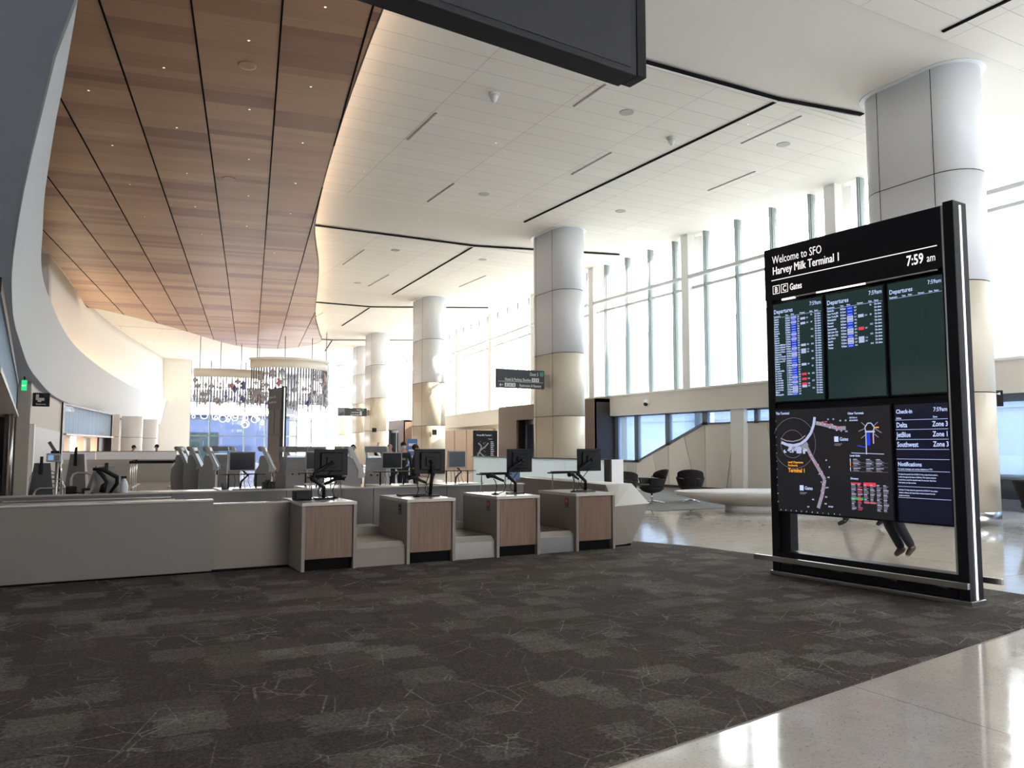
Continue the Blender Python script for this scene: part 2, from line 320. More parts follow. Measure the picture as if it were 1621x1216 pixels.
# main ceiling with panel fields and black reveals
def wx(y):      # window wall line (bends away towards the far end)
    T = [(-14, 20.4), (30, 20.4), (36.6, 21.1), (42.8, 21.9), (52.9, 23.2), (66, 25.6), (80, 29.0)]
    for (a, p), (b, q) in zip(T, T[1:]):
        if y <= b: return p + (q - p) * (y - a) / (b - a)
    return T[-1][1]
c = MB()
ys = [-14, 30, 36.6, 42.8, 52.9, 66, 80]
c.prism([(-16, -14)] + [(wx(y) + .7, y) for y in ys] + [(-16, 80)], ZC, ZC + .5)
struct('ceiling', c, M['ceil_plain'])
f = MB()
for (y0, y1) in [(-14, 9.2), (12.75, 24.35), (28.3, 39.7), (43.75, 53.6), (58.9, 68)]:
    xs = [(5.5 if y0 < 50 else 8)] ; e = 1.6
    f.prism([(-6, y0)] + [(wx(y0) - e, y0), (wx(y1) - e, y1)] + [(-6 if y1 < 40 else 2, y1)], ZC - .025, ZC)
struct('ceiling', f, M['ceil'])
g = MB(); lip = MB()
for k, y in enumerate((12.66, 28.2, 43.65, 58.8)):
    x1 = [16.4, 19.6, 20.5, 22.4][k]; x0 = [3.0, 4, 6, 9][k]; mid = [14.0, 13.6, 14.4, 16.4][k]; dy = [-.35, -1.6, -3., -3.2][k]
    # runs square to the hall as far as the fold, then swings slightly back
    for (xa, ya, xb, yb) in ((x0, y + .15, mid, y), (mid, y, x1, y + dy)):
        L = math.hypot(xb - xa, yb - ya); a = math.atan2(yb - ya, xb - xa)
        T = Matrix.Translation((xa, ya, 0)) @ Matrix.Rotation(a, 4, 'Z')
        g.box(0, L, -.05, .07, ZC - .05, ZC - .028, T); lip.box(0, L, .07, .12, ZC - .075, ZC - .02, T)
    # long fold reveal running down the bay
    ye = [24.3, 39.5, 51.5, 66][k]; xe = [13.7, 14.2, 15.0, 17.8][k]; L = math.hypot(xe - mid, ye - y); a = math.atan2(ye - y, xe - mid)
    T = Matrix.Translation((mid, y, 0)) @ Matrix.Rotation(a, 4, 'Z'); g.box(0, L, -.035, .035, ZC - .055, ZC - .026, T)
g.box(14.40, 14.47, -5, 9.0, ZC - .055, ZC - .026)
struct('trim_1', g, M['black_gap']); struct('trim_2', lip, M['plaster'])
sl = MB()
for (x, y0, y1) in [(7.25, 17.2, 19.1), (9.98, 14.0, 15.3), (9.75, 21.7, 23.8), (12.5, 17.3, 19.3), (15.17, 13.1, 15.1), (17.1, 16.5, 18.5), (9.9, 31, 34), (12.4, 35, 38), (16.5, 33, 36), (12.5, 47, 50), (7.3, 33, 36)]:
    sl.box(x - .022, x + .022, y0, y1, ZC - .045, ZC - .024)
struct('trim_3', sl, mat('slot_diffuser_grey', (.34, .32, .30), .6))

# end wall: glazing between plaster
ew = MB(); ew.box(5.0, 8.75, 79.0, 79.6, 0, ZC); ew.box(28.1, 30, 79, 79.6, 0, ZC)
struct('wall_far', ew, M['plaster'])
fr = MB(); EX = [8.75, 10.5, 13.65, 15.6, 17.25, 18.66, 20.1, 21.7, 23.0, 24.7, 26.4, 28.1]
for x in EX: fr.box(x - .05, x + .05, 79.05, 79.3, 0, ZC)
for z in (0.1, 2.6, 4.15, 5.8, 7.2, 8.3): fr.box(8.75, 28.1, 79.1, 79.22, z - .04, z + .04)
wn = struct('window_1', fr, M['mull']); MB().box(8.75, 28.1, 79.16, 79.18, 0, ZC).build('pane', M['endglass'], wn)

# right window wall: piers, bays, fascia
piers = [-10.4, -3.7, 3.0, 9.65, 16.35, 23.08, 29.45, 36.1, 42.8, 49.6, 56.4, 63.2, 70.0, 76.6]
def seg(x0, y0, x1, y1):
    L = math.hypot(x1 - x0, y1 - y0); return Matrix.Translation((x0, y0, 0)) @ Matrix.Rotation(math.atan2(y1 - y0, x1 - x0), 4, 'Z'), L
pm = MB()
for y in piers:
    x = wx(y); pm.box(x - (.34 if y < 30 else .22), x + .02, y - .20, y + .20, 3.8 if y < 28 else 3.6, ZC); pm.box(x + .3, x + .75, y - .3, y + .3, 0, ZC + .3)
struct('wall_right_piers', pm, M['pier'])
edges = [-14] + piers + [79]
wi = 2
for a, b in zip(edges, edges[1:]):
    T, L = seg(wx(a), a, wx(b), b)      # local x runs +Y, local +y points to -X (inside)
    fm = MB(); n = 4; hw = .045 if a < 24 else .022
    for k in range(1, n + 1):
        t = L * (k - .42) / (n + .12)
        fm.box(t - hw, t + hw, -.12 if a < 24 else -.04, .10 if a < 24 else .04, 3.8, ZC, T)
        (fm.box(t - .025, t + .025, .10, .17, 3.8, ZC, T) if a < 24 else 0)
    o = struct('window_%d' % wi, fm, M['mull']); wi += 1
    MB().box(.1, L - .1, .04, .14, 7.6, 7.70, T).build('transom', M['rail'], o)
    MB().box(.22, L - .22, .26, .40, 7.98, 8.10, T).build('transom', M['rail'], o)
    MB().box(.1, L - .1, -.01, .01, 3.8, ZC, T).build('pane', M['frost'], o)
    MB().box(0, L, -.10, .36, 3.74, 3.80, T).build('window_sill', M['pier'], o)
ft = MB()
for a, b in zip([-14, 28.1, 42.8, 52.9, 66], [28.1, 42.8, 52.9, 66, 79]):
    T, L = seg(wx(a), a, wx(b), b); ft.box(0, L, -.3, .3, 2.92 if a < 0 else 2.9, 3.74, T)
struct('wall_right_upper', ft, M['fascia'])
fw = MB()
for a, b in zip([28.1, 42.8, 52.9, 66], [42.8, 52.9, 66, 79]):
    T, L = seg(wx(a), a, wx(b), b); fw.box(0, L, -.2, .02, 0, 2.9, T)
struct('wall_right_far', fw, M['plaster'])
# lower wall: angled panels with a stair-shaped window strip above
def yz(poly, x0, x1, mb): mb.prism(poly, x0, x1, Matrix(((0, 0, 1, 0), (1, 0, 0, 0), (0, 1, 0, 0), (0, 0, 0, 1)))); return mb
top = lambda y: 2.42 if y <= 22.5 else (2.42 - (y - 22.5) * (1.48 / 4.0) if y < 26.5 else .93)
J = [(12.7, 12.7), (14.9, 14.3), (16.2, 16.2), (18.0, 17.3), (18.9, 19.46), (20.39, 20.36), (21.42, 20.96), (22.51, 22.49), (23.05, 23.67), (24.60, 24.61), (25.2, 25.59), (26.7, 26.68), (27.5, 27.21), (28.1, 28.1)]
lw = struct('wall_right_lower', MB().box(20.47, 20.6, -14, 28.1, 0, .9), M['black_gap'])
yz([(12.7, .05), (28.1, .05), (28.1, .9), (26.5, .9), (22.5, 2.38), (12.7, 2.38)], 20.475, 20.50, MB()).build('backing', M['black_gap'], lw)
pa, pb = MB(), MB()
for i in range(len(J) - 1):
    (b0, t0), (b1, t1) = J[i], J[i + 1]; g_ = .014
    pts = [(b0 + g_, .1), (b1 - g_, .1), (t1 - g_, top(t1))]
    for yk in (26.5, 22.5):
        if t0 < yk < t1: pts.append((yk, top(yk)))
    pts.append((t0 + g_, top(t0)))
    yz(pts, 20.40, 20.47, pa if i % 2 else pb)
pa.build('wall_panels', M['panel_a'], lw); pb.build('wall_panels', M['panel_b'], lw, label='paler angled wall panels')
MB().box(20.36, 20.5, 12.7, 28.1, 0, .1).build('skirting', M['frame_dark'], lw)
struct('wall_right_pilaster', yz([(20.4, 0), (20.95, 0), (20.95, 2.92), (20.3, 2.92)], 20.2, 20.4, MB()), M['pier'])
# stair-shaped strip window
sw = MB(); 
for y in (28.0, 26.6, 24.6, 22.45, 19.9, 17.2, 14.6, 12.7):
    zb = {28.0: 1.0, 26.6: 1.0, 24.6: 1.7}.get(y, 2.45); h = .13 if y > 22 else .08
    sw.box(20.36, 20.52, y - h, y + h, zb - .05, 2.92)
sw.box(20.36, 20.52, 12.7, 28.1, 2.86, 2.92); sw.box(20.36, 20.52, 12.7, 22.5, 2.42, 2.48)
yz([(26.6, .93), (28.1, .93), (28.1, 1.03), (26.55, 1.03), (22.5, 2.52), (22.5, 2.42)], 20.36, 20.52, sw)
o = struct('window_%d' % wi, sw, M['frame_blue']); wi += 1
pn = MB(); yz([(12.7, 2.45), (22.5, 2.45), (26.55, .98), (28.1, .98), (28.1, 2.9), (12.7, 2.9)], 20.44, 20.45, pn); pn.build('pane', M['blueglass'], o)
# near glazing under the fascia (seen past the board)
nw = MB()
for y in (-13.5, -9.5, -5.5, -1.5, 2.5, 7.0, 12.2): nw.box(20.30, 20.55, y - (.32 if y > 12 else .09), y + (.5 if y > 12 else .09), 0, 2.92)
for z0, z1 in ((0, .28), (.78, .84), (2.72, 2.92)): nw.box(20.33, 20.52, -14, 12.5, z0, z1)
o = struct('window_%d' % wi, nw, M['frame_blue']); wi += 1
MB().box(20.42, 20.43, -14, 12.5, .2, 2.8).build('pane', M['blueglass'], o)

# columns: stadium plan, white metal above pale stone, with joint rings and grey base
def column(cx, cy, flat, r, zb, label, rz=0):
    t = thing('column', label, 'column', (cx, cy, 0), rz, 'columns along the window side')
    def outline(rr, z, n=12):
        pts = []
        for s, y in ((-1, -flat / 2), (1, flat / 2)):
            for k in range(n + 1):
                a = (PI if s < 0 else 0) + PI * k / n; pts.append(Vector((rr * math.cos(a), y + rr * math.sin(a), z)))
        return pts
    def band(z0, z1, rr): return MB().ring([outline(rr, z0), outline(rr, z1)])
    band(0, .28, r + .01).build('column_base', M['steel'], t)
    b2 = [(.28, 2.70, 'col_tan'), (2.72, 5.02, 'col_beige'), (5.04, 7.36, 'col_white'), (7.38, ZC, 'col_white')]
    for z0, z1, m_ in b2: band(z0, z1, r).build('cladding', M[m_], t, label={'col_tan': 'tan stone cladding', 'col_beige': 'pale beige stone cladding', 'col_white': 'white metal cladding'}[m_])
    j = MB()
    for z in (2.70, 5.02, 7.36): j.ring([outline(r - .012, z), outline(r - .012, z + .02)])
    for sx in (-1, 1):
        for y in (-flat / 2, flat / 2): j.box(sx * r - .004, sx * r + .004, y - .006, y + .006, .28, ZC)
    j.build('joint', M['black_gap'], t)
    band(ZC - .03, ZC - .003, r + .12).build('collar', M['col_white'], t)
    return t
COLS = [(16.3, 10.75, 1.3, .62, 'nearest column, huge white and beige, right behind the departures board'),
        (15.75, 25.3, 1.2, .64, 'white and beige column behind the check-in desks carrying the near overhead direction sign'),
        (16.62, 40.2, 1.3, .66, 'sunlit column with a small black box on it, third from the camera'),
        (18.55, 54.6, 1.3, .66, 'sunlit column between the kiosks and the third column'),
        (19.9, 62.3, 1.0, .60, 'slim far column half hidden behind the fourth column'),
        (22.6, 76.9, 1.0, .60, 'farthest column standing against the end glazing')]
for x, y, fl, r, lb in COLS: column(x, y, fl, r, 2.7, lb)

# ribbon bulkhead: curved white plaster band, soffit under it, upper wall behind it
rb = spl([(.12, -13, 3.6), (0, -4, 3.6), (-.045, 3.0, 3.6), (-.115, 3.93, 3.6), (-.24, 4.98, 3.6), (-.56, 8.03, 3.6), (-.87, 11.9, 3.6), (-1.10, 16.96, 3.6), (-1.24, 26.75, 3.6), (-.74, 40.5, 3.6), (1.70, 58.5, 3.6), (6.25, 79.0, 3.6)], 9)
rt = spl([(.35, -13, 5.8), (.20, -4, 5.8), (.0, 3.0, 5.8), (-.12, 7, 5.8), (-.32, 9.93, 5.8), (-.51, 12.27, 5.8), (-.80, 17.0, 5.8), (-.99, 24.8, 5.8), (-.22, 39.5, 5.8), (2.5, 58.5, 5.8), (6.75, 79.0, 5.8)], 9)
def ly(P, y):
    for a, b in zip(P, P[1:]):
        if a.y <= y <= b.y: return a.x + (b.x - a.x) * (y - a.y) / max(1e-6, b.y - a.y)
    return P[-1].x
YS = [-13 + 92 * k / 110 for k in range(111)]
rings = []
for y in YS:
    xb, xt = ly(rb, y), ly(rt, y)
    rings.append([Vector((xb, y, 3.6)), Vector((xt, y, 5.8)), Vector((xt - .06, y, 5.8)), Vector((xt - .08, y, 5.6)), Vector((xb - .012, y, 3.7)), Vector((xb - .012, y, 3.6))])
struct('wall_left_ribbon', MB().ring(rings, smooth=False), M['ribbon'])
FA = [(-1.7, -13), (-1.2, 4), (-.94, 11.2), (-1.22, 16.9), (-1.72, 26.5), (-1.8, 28.5)]
FB = [(-1.44, 28.5), (-1.42, 33), (-.94, 40.6), (-.78, 41.5), (1.57, 54.0), (2.1, 56), (4.73, 70), (5.9, 79)]
def fx(y):
    T = FA if y <= 28.5 else FB
    for (a, p), (b, q) in zip(T, T[1:]):
        if y <= q: return a + (b - a) * (y - p) / (q - p)
    return T[-1][0]
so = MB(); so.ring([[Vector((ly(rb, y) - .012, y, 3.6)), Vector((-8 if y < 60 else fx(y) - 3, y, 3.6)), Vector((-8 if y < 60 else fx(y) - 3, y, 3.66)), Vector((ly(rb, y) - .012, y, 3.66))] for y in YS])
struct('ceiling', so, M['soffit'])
# ledge on top of the ribbon and the upper wall
def uw(y): return {0: 0}.get(0) or (ly(rt, y) - (1.0 if y < 55 else 1.0 - .75 * (y - 55) / 24))
le = MB(); le.ring([[Vector((ly(rt, y) - .08, y, 5.68)), Vector(((-5 if y < 38 else uw(y) - .1), y, 5.68)), Vector(((-5 if y < 38 else uw(y) - .1), y, 5.63)), Vector((ly(rt, y) - .08, y, 5.63))] for y in YS])
struct('trim_4', le, M['plaster'])
up = MB(); up.ring([[Vector((uw(y), y, 5.45)), Vector((uw(y) - .15, y, 9.2)), Vector((uw(y) - .15, y, ZC)), Vector((uw(y) - .5, y, ZC)), Vector((uw(y) - .5, y, 5.45))] for y in [38 + 41 * k / 40 for k in range(41)]])
struct('wall_left_upper', up, M['plaster'])
struct('wall_left_recess', MB().box(-4.6, -4.3, -14, 38, 5.4, ZC).box(-4.6, uw(38) - .45, 38, 38.25, 5.4, ZC), M['greywall'])
cl = MB(); cl.ring([[Vector((uw(y) + .13, y, 5.72)), Vector((uw(y) + .08, y, 5.72)), Vector((uw(y) + .08, y, 5.80)), Vector((uw(y) + .13, y, 5.80))] for y in [38 + 40.6 * k / 40 for k in range(41)]])
tag(cl.build('cove_light', M['cove_r']), 'warm light strip hidden on the ledge above the curved white band', 'light strip')

# left wall under the soffit
wl = MB()
for (a, b) in zip(FB[:3], FB[1:4]):
    T, L = seg(a[0], a[1], b[0], b[1]); wl.box(0, L, 0, .3, 0, 3.6, T)
wl.box(-2.6, -1.44, 28.5, 28.9, 0, 3.6)
struct('wall_left', wl, M['stone'])
w2 = MB()
for a, b in zip(FB[4:], FB[5:]):
    T, L = seg(a[0] - 1.6, a[1], b[0] - 1.6, b[1]); w2.box(0, L, 0, .3, 0, 3.6, T)
struct('wall_left_far', w2, M['stone'])
wr = MB()   # white return pier and a low panel on the wall
T, L = seg(-1.44, 28.5, -1.42, 33); wr.box(.1, .8, -.12, 0, 0, 2.3, T)
struct('trim_5', wr, M['pier'])
gp = MB(); T, L = seg(-1.42, 29.4, -.94, 40.6); gp.box(0, L, -.05, 0, 0, 2.25, T); struct('trim_6', gp, mat('pale_grey_wall_panel', (.58, .60, .61), .5))
struct('wall_left_near', MB().box(-9, -8.6, -14, 60, 0, 3.6), M['greywall'])
wb = MB(); wb.box(-9, 6, -14.4, -14, 0, ZC); wb.box(6, 20, -14.4, -14, 0, 2.4); wb.box(6, 20, -14.4, -14, 9.2, ZC); wb.box(20, 21, -14.4, -14, 0, ZC); struct('wall_back', wb, M['plaster'])
fm = MB()  # rear windows, unseen, added to bring daylight onto the near surfaces
for k in range(8): fm.box(6 + k * 2 - .05, 6 + k * 2 + .05, -14.3, -14.1, 2.4, 9.2)
for z in (2.45, 6.2, 9.15): fm.box(6, 20, -14.27, -14.13, z - .05, z + .05)
o = struct('window_%d' % 30, fm, M['mull']); MB().box(6, 20, -14.21, -14.19, 2.4, 9.2).build('pane', M['endglass'], o)

# wooden canopy hung below the ceiling
cn = thing('wooden_ceiling_canopy', 'large curved wooden board canopy hung under the white ceiling', 'ceiling canopy', (5, 30, 9.0))
right = spl([(3.3, 4, 0), (3.75, 9, 0), (4.17, 12.05, 0), (4.41, 13.83, 0), (4.86, 16.79, 0), (5.42, 20.09, 0), (6.05, 23.42, 0), (6.85, 27.04, 0), (8.56, 33.0, 0), (11.3, 44.1, 0), (13.5, 51.5, 0), (14.5, 55.0, 0), (14.2, 58.3, 0), (12.53, 61.0, 0), (9.58, 60.2, 0), (4.96, 53.3, 0), (1.23, 48.4, 0), (-.06, 47.5, 0)], 5)
left = [Vector((-.55, 42, 0)), Vector((-.95, 38.2, 0)), Vector((-1.5, 34, 0)), Vector((-2.3, 25, 0)), Vector((-2.6, 12, 0)), Vector((-2.6, 4, 0))]
cpoly = [(v.x, v.y) for v in right + left]
MB().prism(cpoly, 9.0, 9.10).build('board_panel', M['canopy'], cn, world=True)
# seams between the board strips, cut to the outline
def clip_line(p, d):
    ts = []
    for i in range(len(cpoly)):
        a = Vector(cpoly[i]); b = Vector(cpoly[(i + 1) % len(cpoly)]); e = b - a; den = d.x * e.y - d.y * e.x
        if abs(den) < 1e-9: continue
        t = ((a.x - p.x) * e.y - (a.y - p.y) * e.x) / den; u = ((a.x - p.x) * d.y - (a.y - p.y) * d.x) / den
        if 0 <= u < 1: ts.append(t)
    ts.sort(); return list(zip(ts[::2], ts[1::2]))
d10 = Vector((math.sin(R(10.2)), math.cos(R(10.2)))); n10 = Vector((d10.y, -d10.x)); p0 = Vector((-.03, 14.33))
for k in range(-7, 9):
    p = p0 + n10 * 1.45 * k; s_ = MB(); ok = 0
    for t0, t1 in clip_line(p, d10):
        if t1 - t0 > .3:
            a = p + d10 * (t0 + .02); b = p + d10 * (t1 - .02); T, L = seg(a.x, a.y, b.x, b.y); s_.box(0, L, -.018, .018, 8.992, 8.9995, T); ok = 1
    if ok: s_.build('panel_gap', M['black_gap'], cn, world=True)
rim = MB(); rc = right + left
rim.ring([[Vector((v.x, v.y, 9.0)), Vector((v.x, v.y, 9.16))] for v in right], closed=False, caps=False)
o = rim.build('rim', mat('canopy_edge_trim', (.12, .09, .07), .5), cn, world=True)
so_ = o.modifiers.new('s', 'SOLIDIFY'); so_.thickness = .03; so_.offset = 0
cv = MB()
def off(P, dd):
    out = []
    for i, v in enumerate(P):
        t = (P[min(i + 1, len(P) - 1)] - P[max(i - 1, 0)]).normalized(); out.append(Vector((v.x - t.y * dd, v.y + t.x * dd, 0)))
    return out
q1, q2 = off(right, .16), off(right, .22)
cv.ring([[Vector((a.x, a.y, 9.105)), Vector((b.x, b.y, 9.105)), Vector((b.x, b.y, 9.13)), Vector((a.x, a.y, 9.13))] for a, b in zip(q1[8:], q2[8:])])
cv.build('cove_strip', M['cove'], cn, world=True, label='warm light strip on top of the canopy edge')
hg = MB()
for x, y in [(1, 12), (3, 16), (1, 22), (4, 26), (2, 34), (6, 38), (5, 46), (10, 50), (9, 56)]: hg.tube([(x, y, 9.1), (x, y, ZC)], .02, 6)
hg.build('hanger_rod', M['alu'], cn, world=True)
# downlights and speakers in the canopy
dl = [(3.33, 12.74), (3.87, 15.82), (4.46, 18.93), (2.4, 14.5), (2.96, 17.56), (3.51, 20.71), (1.13, 16.37), (1.66, 19.4), (2.23, 22.59), (5.01, 22.01), (5.56, 25.02), (-.16, 18.2), (.38, 21.33), (.92, 24.36), (4.05, 23.8), (2.8, 25.7), (6.2, 30.5), (4.6, 27.2), (1.5, 27.6), (3.4, 29)]
def downlight(x, y, z, lb, gr):
    t = thing('downlight', lb, 'ceiling light', (x, y, z), 0, gr)
    MB().lathe([(.018, 0), (.03, 0), (.03, -.006), (.018, -.006)], seg=12).build('trim_ring', M['steel'], t)
    MB().lathe([(.0, -.003), (.019, -.003), (.019, -.006), (0, -.006)], seg=12).build('lens', M['downl'], t)
for x, y in dl: downlight(x, y, 9.0, 'tiny round downlight set in the wooden canopy boards', 'tiny downlights in the wooden canopy')
for x, y in [(9.4, 18.2), (7.0, 22), (10.3, 26), (14.4, 14.1), (16.2, 19), (12.6, 22.8), (9.6, 31), (14.8, 33), (11.2, 36)]: downlight(x, y, ZC - .026, 'tiny round downlight set in the white ceiling panels', 'tiny downlights in the white ceiling')
for x, y, z, lb in [(11.29, 14.97, ZC - .026, 'round flush speaker nearest the hanging black sign'), (11.03, 22.2, ZC - .026, 'round flush speaker in the middle of the white ceiling, above the near check-in desks'), (16.21, 14.62, ZC - .026, 'round flush speaker in the ceiling left of the nearest column'), (15.97, 21.6, ZC - .026, 'round flush speaker in the ceiling nearest the second column'), (11.05, 30.43, ZC - .026, 'small far round speaker just past the cross reveal near the canopy'), (14.94, 30.2, ZC - .026, 'small far round speaker between the long reveal and the second column'), (11.68, 37.52, ZC - .026, 'farthest round ceiling speaker beside the canopy edge'), (2.55, 15.5, 9.0, 'brown round speaker flush in the wooden canopy near the top'), (3.3, 22.5, 9.0, 'brown round speaker flush in the wooden canopy further down')]:
    t = thing('ceiling_speaker', lb, 'speaker', (x, y, z), 0)
    wd = z < 9.2
    MB().lathe([(.15, 0), (.175, 0), (.175, -.012), (.15, -.012)], seg=20).build('trim_ring', M['speaker'] if not wd else M['canopy'], t)
    MB().lathe([(0, -.002), (.15, -.002), (.15, -.006), (0, -.006)], seg=20).build('grille', mat('grille_grey', (.30, .29, .28), .8) if not wd else mat('grille_brown', (.16, .11, .08), .8), t)
for x, y, lb in [(8.01, 15.62, 'white cone shaped detector on the ceiling nearest the canopy edge'), (13.3, 15.71, 'white cone shaped detector on the ceiling left of the nearest column')]:
    t = thing('ceiling_detector', lb, 'detector', (x, y, ZC - .025), 0)
    MB().lathe([(.13, 0), (.13, -.03), (.11, -.05), (.0, -.05)], seg=20).build('base', M['white_d'], t)
    MB().lathe([(.10, -.05), (.085, -.12), (.045, -.20), (.03, -.21), (0, -.21)], seg=20).build('cone', M['white_d'], t)

# outside: ground, blue pavilion, elevated roadway, pale garage
struct('ground', MB().box(-80, 260, -200, 300, -.5, -.25), M['ext_ground'])
bp = thing('pavilion', 'low blue building outside the far end glazing', 'building', (13, 92, -.25))
MB().box(4, 20.4, 90, 99, -.25, 4.95).build('wall', M['ext_blue'], bp, world=True)
MB().box(3.6, 20.8, 89.7, 99.4, 4.95, 5.2).build('roof_slab', M['ext_white'], bp, world=True)
MB().box(9.2, 12.9, 89.93, 89.99, .2, 3.1).build('window_pane', M['green_glass'], bp, world=True)
MB().box(18.6, 19.6, 89.93, 89.99, -.25, 2.7).build('door', M['frame_blue'], bp, world=True)
rd = thing('elevated_roadway', 'pale elevated roadway decks crossing outside the far glazing', 'roadway', (20, 112, -.25))
d_ = MB(); d_.box(-20, 60, 104, 112, 7.6, 8.6); d_.box(-20, 60, 118, 126, 12.4, 13.6); d_.build('deck', M['ext_white'], rd, world=True)
k_ = MB()
for x in (-6, 8, 24, 42): k_.box(x, x + 1.2, 107, 109, -.25, 7.6); k_.box(x + 3, x + 4.4, 121, 123, -.25, 12.4)
k_.build('pier', M['ext_white'], rd, world=True)
gr = thing('garage', 'pale long garage building outside the fritted side windows, its tall unseen end added to block sun', 'building', (50, -20, -.25))
GA = MB(); GA.box(48, 60, -90, 0, -.25, 30); GA.box(50, 60, 0, 80, -.25, 13.2); GA.build('wall', M['ext_pale'], gr, world=True)  # tall block is out of view, raised to keep direct sun off the desks
gs = MB()
for z in (3, 7, 11, 15): gs.box(47.9, 48.0, -90, 0, z, z + 1.5)
gs.build('parking_opening', M['slate'], gr, world=True)
MB().box(49.85, 50.0, 0, 80, 8.0, 8.5).box(49.85, 50.0, 0, 80, 4.0, 4.5).build('ledge', M['ext_white'], gr, world=True)
# ================================================================== LETTERING
def text_into(mb, s, x, y, size, bold=0, align='LEFT', z=0, squash=.82):
    cu = bpy.data.curves.new('t', 'FONT'); cu.body = s; cu.size = size; cu.align_x = align; cu.resolution_u = 2; cu.offset = bold
    o = bpy.data.objects.new('t', cu); COL.objects.link(o); dg = bpy.context.evaluated_depsgraph_get(); me = bpy.data.meshes.new_from_object(o.evaluated_get(dg))
    mb.add([(x + v.co.x * squash, y + v.co.y, z) for v in me.vertices], [list(p.vertices) for p in me.polygons])
    bpy.data.objects.remove(o); bpy.data.curves.remove(cu); bpy.data.meshes.remove(me)
def rect(mb, x0, x1, y0, y1, z=0): return mb.add([(x0, y0, z), (x1, y0, z), (x1, y1, z), (x0, y1, z)], [(0, 1, 2, 3)])
UP = Matrix(((1, 0, 0, 0), (0, 0, -1, 0), (0, 1, 0, 0), (0, 0, 0, 1)))    # sign plane (x, y up, facing -Y) -> thing space
def onplane(mb, name, mt, parent, T, **k):
    mb.v = [T @ v for v in mb.v]; return mb.build(name, mt, parent, normals=False, **k)

# ================================================================== DEPARTURES BOARD
# local x runs along the face from the far post to the near post, local -y is the face
rzb = math.atan2(4.87 - 7.27, 7.83 - 7.65)
bd = thing('departures_board', 'tall black free-standing departures and map board with a steel rail at its foot', 'information board', (7.65, 7.27, .012), rzb)
BL, BT, BZ = 2.42, .26, 4.14
# face at y=0, body in +y (away from the viewer)
MB().rbox(0, BL - .13, 0, .22, 3.45, BZ - .03, .006).build('header_panel', M['sign'], bd)
b = MB(); b.box(0, .10, .02, .24, .045, 3.46); b.box(.10, .25, .06, .20, .3, .8); b.build('post', M['sign'], bd)
b = MB(); b.rbox(BL - .11, BL + .0, 0, BT, .04, BZ, .006); b.build('post', M['sign'], bd)
MB().box(BL - .005, BL + .010, .115, .137, .05, BZ - .04).build('light_strip', M['led'], bd, label='thin white lit strip running up the end post')
MB().box(BL - .13, BL - .11, .0, .22, .3, BZ - .03).build('post_edge', M['alu'], bd)
b = MB(); b.box(.1, BL - .11, .05, .22, 3.42, 3.46); b.box(.1, BL - .11, .05, .22, 2.06, 2.12); b.box(.1, BL - .11, .14, .22, .8, 3.44); b.build('back_panel', M['sign'], bd)
MB().rbox(.05, BL - .11, .04, .22, .05, .29, .006).build('plinth', M['sign'], bd)
MB().rbox(-.02, BL + .02, -.01, .27, 0, .045, .006).build('foot_plate', M['steel'], bd)
for yy, x0, x1 in ((-.17, -.12, BL + .08), (.40, -.12, BL + .12)):
    r_ = MB().rbox(x0, x1, yy - .022, yy + .022, .19, .25, .005).build('bumper_rail', M['steel'], bd)
    br = MB()
    for x in (.25, .95, 1.6, 2.15):
        y1 = 0.05 if yy < 0 else .22
        br.tube([(x, yy, .2), (x + .02, y1, .14)], .014, 6); br.box(x - .02, x + .02, min(yy, y1), max(yy, y1), .19, .205)
    br.build('bracket', M['steel'], r_)
b = MB(); b.rbox(.3, 2.24, -.02, .02, 3.425, 3.445, .004); b.build('lamp_rail', M['steel'], bd)
MB().box(.28, .47, -.03, -.005, 3.415, 3.435).box(.78, 1.42, -.03, -.005, 3.425, 3.44).build('lamp_tube', M['led'], bd)
def face(mb, name, mt, parent=bd, z=.0, **k): return onplane(mb, name, mt, parent, Matrix.Translation((0, -z, 0)) @ UP, **k)
h = MB(); text_into(h, 'Welcome to SFO', .13, 3.905, .145, 0, z=.004, squash=.70); [text_into(h, 'Harvey Milk Terminal 1', .13 + dx_, 3.765, .145, 0, z=.004 + dx_ * .1, squash=.70) for dx_ in (0, .004)]
text_into(h, 'Gates', .385, 3.53, .115, .002, z=.004, squash=.66)
for x, s in ((.13, 'B'), (.255, 'C')):
    for a in ((x, x + .105, 3.515, 3.523), (x, x + .105, 3.617, 3.625), (x, x + .008, 3.515, 3.625), (x + .097, x + .105, 3.515, 3.625)): rect(h, *a, .004)
    text_into(h, s, x + .052, 3.535, .10, .002, 'CENTER', z=.004)
text_into(h, '7:59', 1.90, 3.54, .155, .003, z=.004, squash=.72); text_into(h, 'am', 2.125, 3.54, .12, 0, z=.004, squash=.66)
rect(h, .11, 2.24, 3.69, 3.70, .004)
hh = face(h, 'header_lettering', M['txt'])
def screen(x0, x1, z0, z1, mt):
    s = MB().rbox(x0, x1, .0, .12, z0, z1, .006).build('screen', M['sign'], bd)
    g_ = MB(); rect(g_, x0 + .02, x1 - .02, z0 + .02, z1 - .02, .002); face(g_, 'display', mt, s); return s
